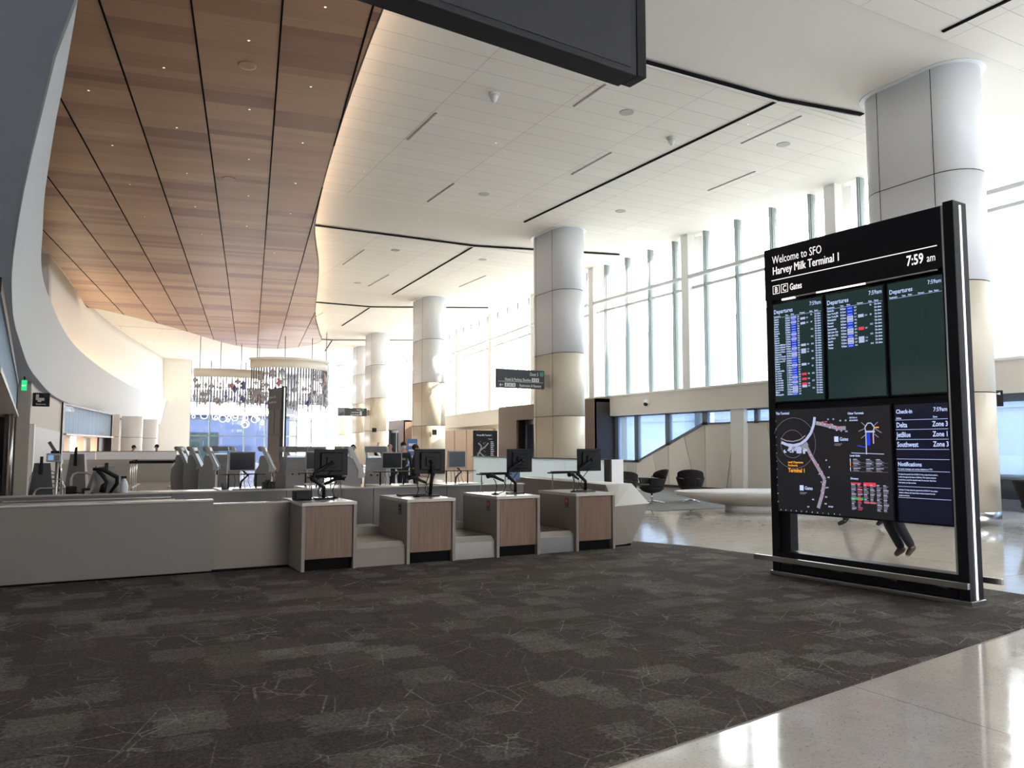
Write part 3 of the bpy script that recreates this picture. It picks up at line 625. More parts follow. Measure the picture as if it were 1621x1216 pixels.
def table(s, x0, x1, z1, rows, bluecol, partners):
    wd = x1 - x0; t, w_, bl, rd_ = MB(), MB(), MB(), MB(); Z = .004
    text_into(t, 'Departures', x0, z1 - .11, .075, .0012, z=Z); text_into(t, '7:59am', x1, z1 - .075, .068, .0005, 'RIGHT', z=Z)
    for s_, fx_ in (('Destination', 0), ('Time', .25), ('Flight', .37), ('Partners', .56), ('Gate', .76), ('Status', .86)): text_into(t, s_, x0 + wd * fx_, z1 - .155, .026, .0008, z=Z)
    rect(t, x0, x1, z1 - .165, z1 - .162, Z)
    p = (z1 - .17 - .02 - 2.17) / 34 if rows > 20 else .0365
    for k in range(rows):
        z = z1 - .195 - k * p
        text_into(t, DEST[k % len(DEST)] if rows > 20 else DEST2[k % len(DEST2)], x0, z, .030, .0010, z=Z)
        text_into(t, '%d:%02dam' % (8 + k // 7, (k * 13) % 60), x0 + wd * .25, z, .030, .0010, z=Z)
        mb = bl if bluecol[k % len(bluecol)] == 'b' else w_
        rect(mb, x0 + wd * .37, x0 + wd * .48, z - .008, z - .009 + p, Z)
        rect(t if mb is bl else bl, x0 + wd * .385, x0 + wd * .465, z + .004, z + .009, Z + .001)
        text_into(t, str(200 + (k * 137) % 700), x0 + wd * .50, z, .026, .0006, z=Z)
        if k in partners:
            rect(rd_ if partners[k] == 'r' else w_, x0 + wd * .57, x0 + wd * .67, z - .008, z - .009 + p, Z); text_into(t, str(400 + k * 91 % 600), x0 + wd * .69, z, .024, .0004, z=Z)
        if (k * 7) % 3 == 0: text_into(t, 'B%d' % (6 + k % 20), x0 + wd * .78, z, .026, .0006, z=Z)
        text_into(t, 'On time', x0 + wd * .86, z, .030, .0010, z=Z)
    for mb, nm, mt in ((t, 'lettering', 's_txt'), (w_, 'flight_tile', 's_white'), (bl, 'flight_tile', 's_blue'), (rd_, 'flight_tile', 's_red')):
        if mb.v: face(mb, nm, M[mt], s)
DEST = ['Atlanta', 'Atlanta', 'Atlanta', 'Austin', 'Boston', 'Boston', 'Burbank', 'Dallas', 'Denver', 'Denver', 'Detroit', 'Chicago-Midway', 'Chicago-Midway', 'Chicago-OHare', 'Chicago-OHare', 'Columbus', 'Dallas Ft Worth', 'Dallas Ft Worth', 'Dallas-Love Fld', 'Denver', 'Denver', 'Detroit', 'Ft Lauderdale', 'Las Vegas', 'Las Vegas', 'Las Vegas', 'Los Angeles', 'Los Angeles', 'Los Angeles', 'Los Angeles', 'Los Angeles', 'Miami', 'Minneapolis']
DEST2 = ['Nashville', 'New York-JFK', 'New York-JFK', 'Philadelphia', 'Phoenix', 'Phoenix', 'Sacramento', 'Salt Lake City', 'Salt Lake City', 'San Diego', 'Seattle', 'Seattle', 'Tampa']
s1 = screen(.105, .855, 2.13, 3.40, M['board']); table(s1, .135, .825, 3.37, 33, 'wbwbbbbwbwbbbwbwwbbbwbbbbwbwbwwwb'[:33], {1: 'w', 3: 'w', 12: 'w', 14: 'w', 15: 'w', 20: 'w', 24: 'r', 26: 'r', 28: 'r', 29: 'w'})
s2 = screen(.875, 1.635, 2.13, 3.40, M['board']); table(s2, .905, 1.605, 3.37, 13, 'bbbwwbbwwbwwb', {3: 'w', 7: 'r', 10: 'w', 11: 'w'})
s3 = screen(1.655, 2.30, 2.13, 3.40, M['board'])
t = MB(); text_into(t, 'Departures', 1.69, 3.26, .07, .001, z=.004); text_into(t, '7:59am', 2.27, 3.30, .062, .0005, 'RIGHT', z=.004)
for s_, fx_ in (('Destination', 0), ('Time', .25), ('Flight', .37), ('Partners', .56), ('Gate', .76), ('Status', .86)): text_into(t, s_, 1.69 + .58 * fx_, 3.215, .024, .0008, z=.004)
rect(t, 1.69, 2.27, 3.205, 3.208, .004); face(t, 'lettering', M['s_txt'], s3)
s4 = screen(.105, 1.665, .77, 2.06, M['board2'])
s5 = screen(1.685, 2.30, .77, 2.06, M['board3'])
t = MB(); X0, X1 = 1.715, 2.275
text_into(t, 'Check-in', X0, 1.945, .062, .0015, z=.004); text_into(t, '7:59am', X1, 1.955, .062, .0008, 'RIGHT', z=.004)
text_into(t, 'Airline', X0, 1.885, .026, .0008, z=.004); text_into(t, 'Zone', 2.12, 1.89, .026, .0008, z=.004)
for k, (a, b_) in enumerate((('Delta', 'Zone 3'), ('JetBlue', 'Zone 1'), ('Southwest', 'Zone 3'))):
    z = 1.795 - k * .105; text_into(t, a, X0, z, .075, .0016, z=.004, squash=.74); text_into(t, b_, X1, z + .004, .075, .0016, 'RIGHT', z=.004, squash=.74)
for z in (1.872, 1.768, 1.662, 1.556, 1.452, 1.325, 1.158, 1.04): rect(t, X0 - .01, X1, z, z + .004, .004)
text_into(t, 'Notifications', X0, 1.378, .062, .0015, z=.004); text_into(t, 'To receive messages, use courtesy telephone or TTY.', X0, 1.34, .0235, .0006, z=.004, squash=.74)
for k, s_ in enumerate(('To reduce the spread of the COVID-19 virus, a stay at home order is', 'in effect throughout the State of California. This requires everyone', 'to stay home, except for essential needs. Do your part. Stay home.', 'Your actions can help save lives.')): text_into(t, s_, X0, 1.285 - k * .030, .0205, .0006, z=.004, squash=.74)
for k, s_ in enumerate(('Attention: To help reduce the spread of the COVID-19 virus, please', 'maintain a distance of at least 6 feet or about 2 meters from the', 'people around you.')): text_into(t, s_, X0, 1.118 - k * .030, .0205, .0006, z=.004, squash=.74)
face(t, 'lettering', M['s_txt'], s5)
# map screen
t, og, gy, rd_, gn, wt = MB(), MB(), MB(), MB(), MB(), MB(); Z = .004
text_into(t, 'This Terminal', .125, 1.985, .044, .001, z=Z); text_into(t, 'Other Terminals', 1.13, 1.955, .036, .001, z=Z); text_into(t, 'AirTrain to', 1.15, 1.91, .026, .0008, z=Z); text_into(t, 'all terminals', 1.15, 1.88, .026, .0008, z=Z)
text_into(t, 'Levels Guide', 1.14, 1.475, .030, .001, z=Z); text_into(t, 'Directory', 1.14, 1.215, .030, .001, z=Z)
text_into(og, 'Level 2 Departures', .29, 1.385, .034, .001, z=Z); text_into(og, 'Pre-Security', .29, 1.347, .034, .001, z=Z); text_into(og, 'Terminal 1', .29, 1.275, .068, .0016, z=Z)
for gx, gz, s_ in ((.945, 1.655, 'C'), (.45, 1.07, 'B')):
    rect(t, gx, gx + .055, gz - .012, gz + .050, Z); text_into(t, 'Gates', gx + .07, gz, .058, .001, z=Z); rect(gy, gx, gx + .10, gz - .04, gz - .034, Z); rect(gy, gx, gx + .08, gz - .055, gz - .05, Z)
def strip(mb, pts, w0, z=Z):
    for i in range(len(pts) - 1):
        a, b_ = Vector(pts[i]), Vector(pts[i + 1]); n = (b_ - a).normalized(); n = Vector((-n.y, n.x)) * w0 / 2
        mb.add([(a.x + n.x, a.y + n.y, z), (b_.x + n.x, b_.y + n.y, z), (b_.x - n.x, b_.y - n.y, z), (a.x - n.x, a.y - n.y, z)], [(0, 1, 2, 3)])
arc = [(.69, 1.94), (.67, 1.84), (.63, 1.75), (.56, 1.67), (.48, 1.62), (.38, 1.60), (.28, 1.61), (.20, 1.64)]
strip(wt, arc, .035); strip(gy, [(x - .01, y + .05) for x, y in arc[3:]], .012); strip(gy, [(x + .02, y - .045) for x, y in arc[3:7]], .05)
strip(gy, [(.70, 1.87), (.80, 1.85), (1.0, 1.80), (1.10, 1.80)], .045, Z - .001); strip(gy, [(.55, 1.61), (.62, 1.48), (.72, 1.33), (.80, 1.20), (.76, 1.02), (.70, .86)], .045, Z - .001)
random.seed(3)
for k in range(34):
    x = .22 + random.random() * .34; z = 1.56 - random.random() * .06; rect(wt, x, x + .012 + random.random() * .02, z, z + .012 + random.random() * .03, Z + .001)
for pts, mb in (([(.72, 1.86), (.80, 1.86), (.94, 1.82), (1.0, 1.81)], rd_), ([(.60, 1.50), (.68, 1.38), (.78, 1.24), (.77, 1.12), (.74, .97)], rd_)):
    for (a, b_) in zip(pts, pts[1:]):
        for j in range(6):
            u = random.random(); x = a[0] + (b_[0] - a[0]) * u + random.uniform(-.02, .02); z = a[1] + (b_[1] - a[1]) * u + random.uniform(-.02, .02); rect(rd_, x, x + random.uniform(.006, .02), z, z + random.uniform(.006, .018), Z + .001)
            x += random.uniform(-.03, .03); rect(wt, x, x + .012, z, z + .01, Z + .002)
for x, z, s_ in ((.86, 1.90, 'C3'), (.93, 1.90, 'C5'), (1.02, 1.88, 'C8'), (1.09, 1.88, 'C9'), (.88, 1.80, 'C4'), (.97, 1.77, 'C6'), (1.03, 1.76, 'C7'), (1.09, 1.755, 'C10'), (.82, 1.42, 'B9'), (.86, 1.34, 'B7'), (.84, 1.22, 'B12'), (.82, 1.10, 'B14'), (.80, .99, 'B16'), (.79, .91, 'B18'), (.62, .95, 'B15'), (.55, .86, 'B17'), (.84, .88, 'B19-B27'), (.62, 1.76, '2')): text_into(t, s_, x, z, .022, .0008, z=Z)
for cx_, cz, r_, mt in ((.38, 1.63, .31, 0), (.36, 1.62, .17, 0)):
    for k in range(48):
        a0, a1 = 2 * PI * k / 48, 2 * PI * (k + 1) / 48
        if .11 < cx_ + r_ * math.cos(a0): strip(og if False else gy, [(cx_ + r_ * math.cos(a0), cz + r_ * math.sin(a0)), (cx_ + r_ * math.cos(a1), cz + r_ * math.sin(a1))], .003)
for k in range(11): text_into(t, str(k + 1), .118, 1.90 - k * .10, .018, .001, z=Z)
for k in range(12): text_into(t, 'ABCDEFGHIJKL'[k], .16 + k * .075, .80, .018, .001, z=Z)
# other terminals diagram
strip(wt, [(1.35, 1.50), (1.35, 1.76), (1.34, 1.80), (1.375, 1.85), (1.42, 1.85), (1.455, 1.80), (1.44, 1.76), (1.44, 1.62)], .012); strip(wt, [(1.34, 1.755), (1.46, 1.755)], .02)
for a, b_ in (((1.34, 1.79), (1.26, 1.76)), ((1.345, 1.82), (1.30, 1.86)), ((1.455, 1.79), (1.54, 1.74)), ((1.45, 1.82), (1.50, 1.86)), ((1.45, 1.73), (1.50, 1.69)), ((1.345, 1.72), (1.29, 1.68))): strip(gy, [a, b_], .008)
strip(s_bl := MB(), [(1.24, 1.60), (1.34, 1.58)], .012); rect(s_bl, 1.36, 1.40, 1.60, 1.74, Z - .001); strip(rd_, [(1.435, 1.72), (1.435, 1.62)], .008); strip(og, [(1.46, 1.80), (1.51, 1.80)], .014); strip(wt, [(1.16, 1.515), (1.56, 1.505)], .008)
for k, z in enumerate((1.44, 1.395, 1.34)):
    rect(og if k == 1 else t, 1.14, 1.148, z - .03, z + .012, Z)
    for x in (1.18, 1.34, 1.46):
        for j in range(3): rect(t if j == 0 else gy, x, x + .05 + .02 * ((k + j) % 3), z - j * .014, z - j * .014 + .006, Z)
    rect(gy, 1.14, 1.60, z - .036, z - .034, Z)
rect(rd_, 1.14, 1.27, 1.165, 1.18, Z); rect(rd_, 1.30, 1.45, 1.145, 1.185, Z); rect(gn, 1.14, 1.29, .985, 1.015, Z); rect(rd_, 1.30, 1.45, .955, .97, Z)
random.seed(5)
for c_ in range(6):
    for j in range(22):
        x = 1.145 + c_ * .078; z = 1.155 - j * .0135
        if c_ in (2, 3) and z < .95: continue
        rect(rd_ if (c_ == 1 and random.random() < .5) else (t if j % 4 == 0 else gy), x, x + random.uniform(.03, .062), z, z + .006, Z)
for mb, nm, mt in ((t, 'lettering', 's_txt'), (og, 'orange_lettering', 's_org'), (gy, 'map_shape', 's_gry'), (wt, 'map_shape', 's_white'), (rd_, 'map_marker', 's_red'), (gn, 'map_marker', 's_grn'), (s_bl, 'map_shape', 's_blue')): face(mb, nm, M[mt], s4)

# second info pylon far away
pt = thing('information_pylon', 'distant dark information pylon standing before the end glazing among the kiosks', 'information board', (7.9, 37.4, 0), R(-81))
MB().rbox(-.85, .75, -.1, .1, 0, 4.3, .01).build('body', M['frame_dark'], pt)
MB().box(.78, .86, -.11, .11, 0, 4.35).build('post', M['sign'], pt); MB().box(.855, .87, -.02, .02, .1, 4.3).build('light_strip', M['led'], pt)
for x0, x1, z0, z1 in ((-.75, -.05, 2.2, 3.3), (.0, .7, 2.2, 3.3), (-.75, .7, .9, 2.1)): MB().rbox(x0, x1, -.12, -.09, z0, z1, .004).build('screen', M['greytag'], pt)
h = MB(); text_into(h, 'Welcome to SFO', -.75, 3.85, .14, .002); text_into(h, 'Harvey Milk Terminal 1', -.75, 3.62, .12, .002); onplane(h, 'header_lettering', M['txt_g'], pt, Matrix.Translation((0, -.104, 0)) @ UP)

# hanging black sign at the top
Z0 = 5.0; hx, hy, hr = 4.36, 5.62, math.atan2(5.60 - 5.41, 4.36 - 2.15)
hs = thing('hanging_sign', 'big black overhead sign box hanging close to the camera at the top edge', 'overhead sign', (hx, hy, Z0), hr)
MB().rbox(-4.2, 0, 0, .26, 0, 1.5, .006).build('sign_box', M['sign_hang'], hs)
MB().rbox(-.002, .11, -.012, .22, .0, 1.52, .008).build('end_frame', M['sign'], hs)
MB().box(-4.1, -.08, -.008, .0, .06, 1.45).build('face_panel', mat('sign_face_panel', (.020, .021, .028), .6), hs)
for x in (-.6, -3.6): MB().tube([(x, .13, 1.5), (x, .13, ZC - Z0)], .03, 8).build('hanger_rod', M['dark'], hs)

# overhead blade signs on columns
def arrow_left(mb, x, y, s):
    rect(mb, x + s * .15, x + s, y + s * .44, y + s * .56, .004)
    mb.add([(x, y + s * .5, .004), (x + s * .4, y + s * .9, .004), (x + s * .5, y + s * .78, .004), (x + s * .2, y + s * .5, .004)], [(0, 1, 2, 3)][::1]); mb.add([(x, y + s * .5, .004), (x + s * .2, y + s * .5, .004), (x + s * .5, y + s * .22, .004), (x + s * .4, y + s * .1, .004)], [(0, 1, 2, 3)])
def icon(mb, x, y, s, bmb):
    rect(mb, x, x + s, y, y + s, .004); rect(bmb, x + s * .38, x + s * .62, y + s * .2, y + s * .62, .006); rect(bmb, x + s * .4, x + s * .6, y + s * .68, y + s * .86, .006)
def blade(loc, rz, wd, ht, lines, label, arm):
    t = thing('direction_sign', label, 'direction sign', loc, rz)
    MB().rbox(0, wd, -.05, .05, 0, ht, .01).build('sign_panel', M['slate'], t)
    MB().box(wd, wd + arm, -.04, .04, ht * .1, ht * .8).build('bracket', mat('bracket_tan', (.30, .27, .22), .5), t)
    a, g_, k_ = MB(), MB(), MB()
    for kind, s_, x, y, sz in lines:
        if kind == 't': text_into(a, s_, x, y, sz, .002, 'RIGHT', z=.004, squash=.70)
        elif kind == 'l': rect(a, .06, wd - .06, y, y + .012, .004)
        elif kind == 'i': icon(a, x, y, sz, k_)
        elif kind == 'a': arrow_left(a, x, y, sz)
        elif kind == 'g': rect(g_, x, x + sz, y, y + sz, .004)
    T = Matrix.Translation((0, -.051, 0)) @ UP
    onplane(a, 'lettering', M['txt_g'], t, T)
    if g_.v: onplane(g_, 'door_badge', mat('badge_green', (.06, .30, .22), .6), t, T)
    if k_.v: onplane(k_, 'pictogram', M['slate'], t, T)
    return t
blade((12.9, 24.95, 3.70), 0, 1.98, .68, [('t', 'Door 3', 1.72, .47, .17, ), ('g', '', 1.78, .46, .16), ('t', 'Hotel & Parking Shuttles', 1.40, .26, .155), ('i', '', 1.44, .25, .14), ('i', '', 1.60, .25, .14), ('l', '', 0, .225, 0), ('a', '', .1, .03, .15), ('i', '', .32, .04, .14), ('i', '', .47, .04, .14), ('i', '', .62, .04, .14), ('t', 'Restrooms & Nursery', 1.84, .055, .145)], 'dark overhead Door 3 and Restrooms & Nursery direction sign on the second column', .3)
blade((15.65, 54.3, 3.74), 0, 2.05, .56, [('t', 'Door 2', 1.62, .40, .14), ('g', '', 1.7, .39, .14), ('t', 'Hotel Shuttles', 1.5, .22, .14), ('t', 'Parking Shuttles', 1.5, .05, .14), ('i', '', 1.55, .21, .14), ('i', '', 1.55, .06, .14)], 'small far overhead Door 2 direction sign beside the kiosks', .25)
def small_box(loc, size, label):
    t = thing('camera_box', label, 'camera', loc, 0)
    MB().rbox(-size / 2, size / 2, -.12, .0, -.14, .14, .01).build('housing', M['dark'], t); MB().box(-.03, .03, .0, .12, -.05, .05).build('mount', M['steel'], t)
small_box((16.35, 38.76, 2.35), .22, 'small black box mounted on the third column'); small_box((17.9, 53.2, 2.75), .3, 'small black box mounted on the fourth column')
small_box((17.03, 10.1, 6.6), .08, 'tiny grey camera box high on the right edge of the nearest column')
fe = thing('fire_extinguisher_sign', 'black sign with a white fire extinguisher symbol beside the nearest column', 'sign', (16.9, 10.0, 2.45), R(-50))
MB().rbox(-.05, .36, -.02, .02, 0, .34, .005).build('panel', M['sign'], fe)
a = MB(); rect(a, .09, .17, .04, .22, .004); rect(a, .105, .155, .22, .25, .004); rect(a, .12, .14, .25, .29, .004); rect(a, .14, .26, .26, .275, .004); a.add([(.26, .25, .004), (.31, .24, .004), (.31, .30, .004), (.26, .28, .004)], [(0, 1, 2, 3)])
onplane(a, 'symbol', M['txt_g'], fe, Matrix.Translation((0, -.022, 0)) @ UP)
dc = thing('security_camera', 'white dome security camera on the beige wall band above the strip window', 'camera', (20.1, 25.45, 3.37))
MB().rbox(-.02, .05, -.08, .08, -.02, .14, .01).build('mount', M['white_d'], dc); MB().sph((-.10, 0, 0), .13, 14).build('housing', M['white_d'], dc); MB().sph((-.14, -.02, -.05), .10, 12).build('dome', M['camdome'], dc)
dc = thing('security_camera', 'tiny white security camera on the far wall above the pale wood panels', 'camera', (21.25, 40.2, 3.15))
sc2 = MB().sph((0, 0, 0), .09, 10).build('housing', M['white_d'], dc); MB().sph((-.04, -.02, -.04), .06, 10).build('dome', M['camdome'], dc)

# ================================================================== CHECK-IN DESKS
def desk(loc, label, first=None, tagmat=None, steel=True):
    t = thing('check_in_desk', label, 'check-in desk', loc, 0, 'front row of check-in desks')
    w_, d_, h_ = .72, 1.15, .87
    MB().rbox(0, .045, 0, d_, 0, h_ - .04, .004).build('side_panel', M['laminate'], t); MB().rbox(w_ - .045, w_, 0, d_, 0, h_ - .04, .004).build('side_panel', M['laminate'], t)
    MB().box(.045, w_ - .045, .9, .94, .1, h_ - .04).build('back_panel', M['laminate'], t)
    MB().rbox(0, w_, 0, d_, h_ - .042, h_, .004).build('desk_top', M['desk_top'], t)
    MB().rbox(.05, w_ - .05, .03, .05, .15, h_ - .05, .002).build('door', M['oak'], t, label='wood grain door')
    MB().box(.045, w_ - .045, .09, .12, 0, .15).build('toe_kick', M['black_gap'], t)
    return t
DX = [2.49, 3.91, 5.28, 6.64]
DN = ['leftmost wood-fronted check-in desk, at the end of the low wall', 'second wood-fronted check-in desk from the left, black tag on its side', 'third wood-fronted check-in desk from the left, red tag on its side', 'rightmost wood-fronted check-in desk, joined to the slanted counter end']
for x, lb in zip(DX, DN): desk((x, 10.18, .012), lb)
for k, (x, lb) in enumerate(zip(DX[1:], ('small dark tag plate on the side of the second wood-fronted desk', 'small red and grey tag plate on the side of the third wood-fronted desk', 'small red and grey tag plate on the side of the rightmost wood-fronted desk'))):
    t = thing('tag_plate', lb, 'tag', (x - .001, 10.40, .66))
    MB().box(-.006, 0, 0, .10, 0, .15).build('plate', M['greytag'], t)
    MB().box(-.009, -.006, .012, .088, .065, .135).build('tag_face', M['redtag'] if k else M['sign'], t); MB().box(-.0105, -.009, .03, .06, .09, .10).build('mark', M['txt_g'], t)
# bag wells between the desks
def well(x0, x1, label, st):
    t = thing('bag_scale', label, 'baggage scale', (x0, 10.2, .012), 0, 'baggage scales between the desks'); w_ = x1 - x0
    MB().rbox(.004, w_ - .004, .04, .10, 0, .235, .003).build('front_panel', M['steel'] if st else M['laminate'], t)
    b = MB(); b.add([(.004, .04, .238), (w_ - .004, .04, .238), (w_ - .004, .14, .30), (.004, .14, .30)], [(0, 1, 2, 3)]); b.add([(.004, .14, .30), (w_ - .004, .14, .30), (w_ - .004, .14, 0), (.004, .14, 0)], [(0, 1, 2, 3)]); b.build('ramp_edge', M['lam_edge'], t, normals=False)
    MB().rbox(.004, w_ - .004, .15, 1.10, .27, .305, .004).build('platform', M['steel'] if st else M['lam_edge'], t)
    MB().box(.004, w_ - .004, 1.10, 1.5, .25, .42).build('rear_step', M['lam_edge'], t); MB().box(.06, w_ * .45, 1.09, 1.10, .30, .37).build('vent_opening', M['black_gap'], t)
well(3.21, 3.91, 'beige stepped baggage scale between the first and second wood-fronted desks', 0); well(4.63, 5.28, 'steel baggage scale between the second and third wood-fronted desks', 1); well(6.00, 6.64, 'bright steel baggage scale between the third and rightmost wood-fronted desks', 1)
# low baggage-belt wall on the left
lb_ = thing('baggage_belt_wall', 'long low beige wall enclosing the baggage belts in the left foreground', 'low wall', (-.9, 10.75, 0))
MB().rbox(-.9, 1.50, 10.73, 10.83, .03, .905, .006).build('front_panel', M['conv'], lb_, world=True); MB().rbox(-.9, 1.50, 10.71, 10.85, .905, .93, .006).build('top_edge', M['desk_top'], lb_, world=True)
MB().rbox(1.505, 2.485, 10.83, 10.90, .03, .85, .004).build('front_panel', M['laminate'], lb_, world=True); MB().rbox(1.505, 2.485, 10.80, 10.93, .85, .87, .004).build('top_edge', M['desk_top'], lb_, world=True)
MB().box(-.9, 2.48, 10.80, 10.86, 0, .03).build('toe_kick', M['black_gap'], lb_, world=True)
for k, (y0, y1, z, x1) in enumerate(((10.95, 11.5, .83, 1.4), (11.6, 12.2, .84, 1.3), (12.3, 12.85, .845, 1.2))):
    t = thing('baggage_belt', ['brown baggage belt nearest the long low wall', 'middle brown baggage belt behind the low wall', 'brown baggage belt farthest from the low wall, by the steel back wall'][k], 'baggage belt', (0, y0, 0), 0, 'baggage belts behind the low wall')
    MB().box(-.92, x1, y0 + .02, y1 - .02, .62, z).build('belt', M['belt'], t, world=True); s_ = MB(); s_.box(-.92, x1, y0, y0 + .02, 0, z + .012); s_.box(-.92, x1, y1 - .02, y1, 0, z + .012); s_.build('side_rail', M['steel'], t, world=True)
bw = thing('belt_back_wall', 'brushed metal wall running behind the front row of desks', 'low wall', (3, 12.9, 0))
b = MB(); xs = [-1.0, -.2, 1.2, 2.9, 4.35, 5.7, 7.25]
for a_, c_ in zip(xs, xs[1:]): b.rbox(a_ + .004, c_ - .004, 12.9, 12.98, .28, .90, .003)
b.build('wall_panel', M['beltgrey'], bw, world=True); MB().box(-1.0, 7.25, 12.86, 13.02, .90, .92).build('cap', M['lam_edge'], bw, world=True); MB().box(-1.0, 7.25, 12.86, 12.99, .12, .28).build('skirting', M['laminate'], bw, world=True)
bt = thing('baggage_belt', 'long low belt running through behind the bag scales', 'baggage belt', (3, 12, 0)); MB().box(2.5, 7.2, 11.75, 12.8, .013, .26).build('belt', M['belt'], bt, world=True)
# slanted counter end wing
wg = thing('counter_end', 'faceted beige counter end leaning outward at the right of the desks', 'counter', (8, 11, 0))
F = {'a': (7.40, 10.24, .66), 'b': (8.32, 10.55, .66), 'c': (7.44, 10.33, .04), 'd': (7.88, 10.45, .04), 'e': (8.34, 11.40, .95), 'f': (8.55, 11.32, .95), 'g': (7.92, 14.4, .97), 'h': (8.35, 14.5, .97), 'i': (8.7, 14.6, .66), 'j': (8.2, 14.5, .04), 'k': (7.8, 11.5, .04), 'l': (7.75, 14.4, .04), 'm': (7.42, 10.4, .87), 'n': (8.12, 11.5, .93)}
FV = list(F.values()); ix = {k: i for i, k in enumerate(F)}
fs = ['abdc', 'abfe', 'ae n'.replace(' ', ''), 'bihf', 'bdji', 'efhg', 'eg n'.replace(' ', ''), 'cdjl', 'ngl k'.replace(' ', ''), 'acn'.replace('c', 'k'), 'ack', 'gl jih'.replace(' ', '')]
b = MB(); b.add(FV, [[ix[ch] for ch in f_] for f_ in fs]); b.build('shell', M['laminate'], wg, world=True)
MB().box(7.46, 7.84, 10.42, 14.2, 0.012, .045).build('toe_kick', M['black_gap'], wg, world=True)
# second row of desks (backs seen over the metal wall)
for k, (x, y, lb) in enumerate([(2.05, 13.55, 'leftmost rear desk, seen over the metal back wall'), (3.45, 13.5, 'second rear desk from the left, behind the leftmost wood-fronted desk'), (4.80, 13.5, 'rear desk with a red tag, behind the second wood-fronted desk'), (6.05, 13.5, 'rightmost rear desk, beside the slanted counter end')]):
    t = thing('rear_desk', lb, 'check-in desk', (x, y, .012), 0, 'rear row of check-in desks')
    MB().rbox(0, .86, 0, 1.2, 0, .83, .005).build('body', M['laminate'], t); MB().rbox(-.01, .88, -.01, 1.22, .83, .87, .004).build('desk_top', M['desk_top'], t)
    if k in (2,): MB().box(.08, .15, -.008, .0, .70, .80).build('tag', M['redtag'], t)
rd2 = thing('rear_counter', 'low dark blue-grey cabinet with a pale ledge behind the baggage belts at left', 'cabinet', (.9, 13.4, .012))
MB().rbox(-1.1, -.35, 0, .9, 0, .86, .006).build('body', M['navy'], rd2); MB().rbox(-.34, 1.1, 0, 1.0, 0, .83, .005).build('body', M['laminate'], rd2); MB().rbox(-.34, 1.1, -.01, 1.02, .83, .86, .005).build('ledge', M['desk_top'], rd2)

# workstation pieces
def monitor_arm(loc, rz, label, bend=1, wd=.47, ht=.37):
    """monitor seen from behind on a jointed black arm; loc = base of the arm, screen faces +y"""
    t = thing('monitor', label, 'monitor', loc, rz, 'monitors on jointed arms')
    cx_ = .10 * bend; zc = .50
    s_ = MB(); s_.rbox(cx_ - wd / 2, cx_ + wd / 2, .03, .055, zc - ht / 2, zc + ht / 2, .008); sc_ = s_.build('screen_housing', M['blackp'], t)
    b = MB(); b.rbox(cx_ - wd * .32, cx_ + wd * .34, -.005, .032, zc - ht * .34, zc + ht * .38, .012); b.rbox(cx_ - .07, cx_ + .07, -.03, .0, zc - .07, zc + .07, .006); b.build('rear_cover', M['blackp'], sc_)
    MB().box(cx_ - wd / 2 + .015, cx_ + wd / 2 - .015, .055, .057, zc - ht / 2 + .015, zc + ht / 2 - .015).build('display', M['scr_off'], sc_)
    ar = MB()
    if bend > 0: pts = [(0, 0, .02), (0, -.0, .16), (-.16, -.02, .28), (-.14, -.03, .36), (cx_, -.04, zc)]
    elif bend == 0: pts = [(0, 0, .02), (.01, -.01, .2), (.03, -.02, .32), (.02, -.03, .42), (0, -.04, zc)]
    else: pts = [(0, 0, .02), (0, 0, .12), (.12, -.02, .26), (.1, -.03, .33), (cx_, -.04, zc)]
    ar.tube(pts, [.026, .026, .03, .024, .02], 10); ar.sph(pts[2], .036, 10); ar.sph(pts[-1], .03, 10); ar.build('arm', M['blackp'], t)
    MB().rbox(-.13, .13, -.06, .08, 0, .018, .006).build('base_plate', M['blackp'], t)
    ca = MB(); ca.tube([(.0, .03, .02), (-.07, .04, .08), (-.05, .03, .2), (cx_, .0, zc - .12)], .006, 6); ca.build('cable', M['rubber'], t)
    return t
def kb_stand(loc, rz, label):
    t = thing('keyboard_stand', label, 'keyboard stand', loc, rz, 'raised keyboard shelves on the desks')
    MB().rbox(-.27, .27, -.09, .09, .275, .295, .006).build('shelf', M['blackp'], t)
    kb = MB().rbox(-.22, .22, -.07, .07, .297, .312, .004).build('keyboard', M['dark'], t)
    for x in (-.22, .2): MB().tube([(x - .04, -.04, .004), (x, 0, .275), (x + .04, .04, .004)], .006, 6).build('leg', M['steel'], t)
    return t
def scanner(loc, rz, label):
    t = thing('barcode_scanner', label, 'barcode scanner', loc, rz, 'barcode scanners on the desks')
    MB().lathe([(.055, 0), (.055, .012), (.02, .02), (.012, .03), (0, .03)]).build('base', M['blackp'], t)
    MB().tube([(0, 0, .02), (.03, 0, .10), (.0, 0, .20), (-.03, 0, .235)], .007, 8).build('gooseneck', M['rubber'], t)
    h = MB(); h.tube([(-.14, 0, .27), (-.09, 0, .285), (-.02, 0, .27), (.04, 0, .24), (.14, 0, .20)], [.034, .036, .028, .022, .020], 10); h.build('gun_body', M['blackp'], t)
    MB().tube([(.14, 0, .20), (.18, 0, .12), (.14, .02, .03), (.06, .02, .005)], .005, 6).build('cable', M['rubber'], t)
    return t
def pad(loc, rz, label, s=(.30, .16, .012)):
    t = MB().rbox(-s[0] / 2, s[0] / 2, -s[1] / 2, s[1] / 2, 0, s[2], .003).build('desk_pad', M['blackp']); t.location = loc; t.rotation_euler.z = rz; tag(t, label, 'desk pad'); return t
ZT = .883
names = ['leftmost wood-fronted desk', 'second wood-fronted desk', 'third wood-fronted desk', 'rightmost wood-fronted desk']
ax = [(2.92, 10.75, 1), (4.47, 10.72, 0), (5.98 - .10, 10.72, 1), (7.20 - .03, 10.72, 1)]
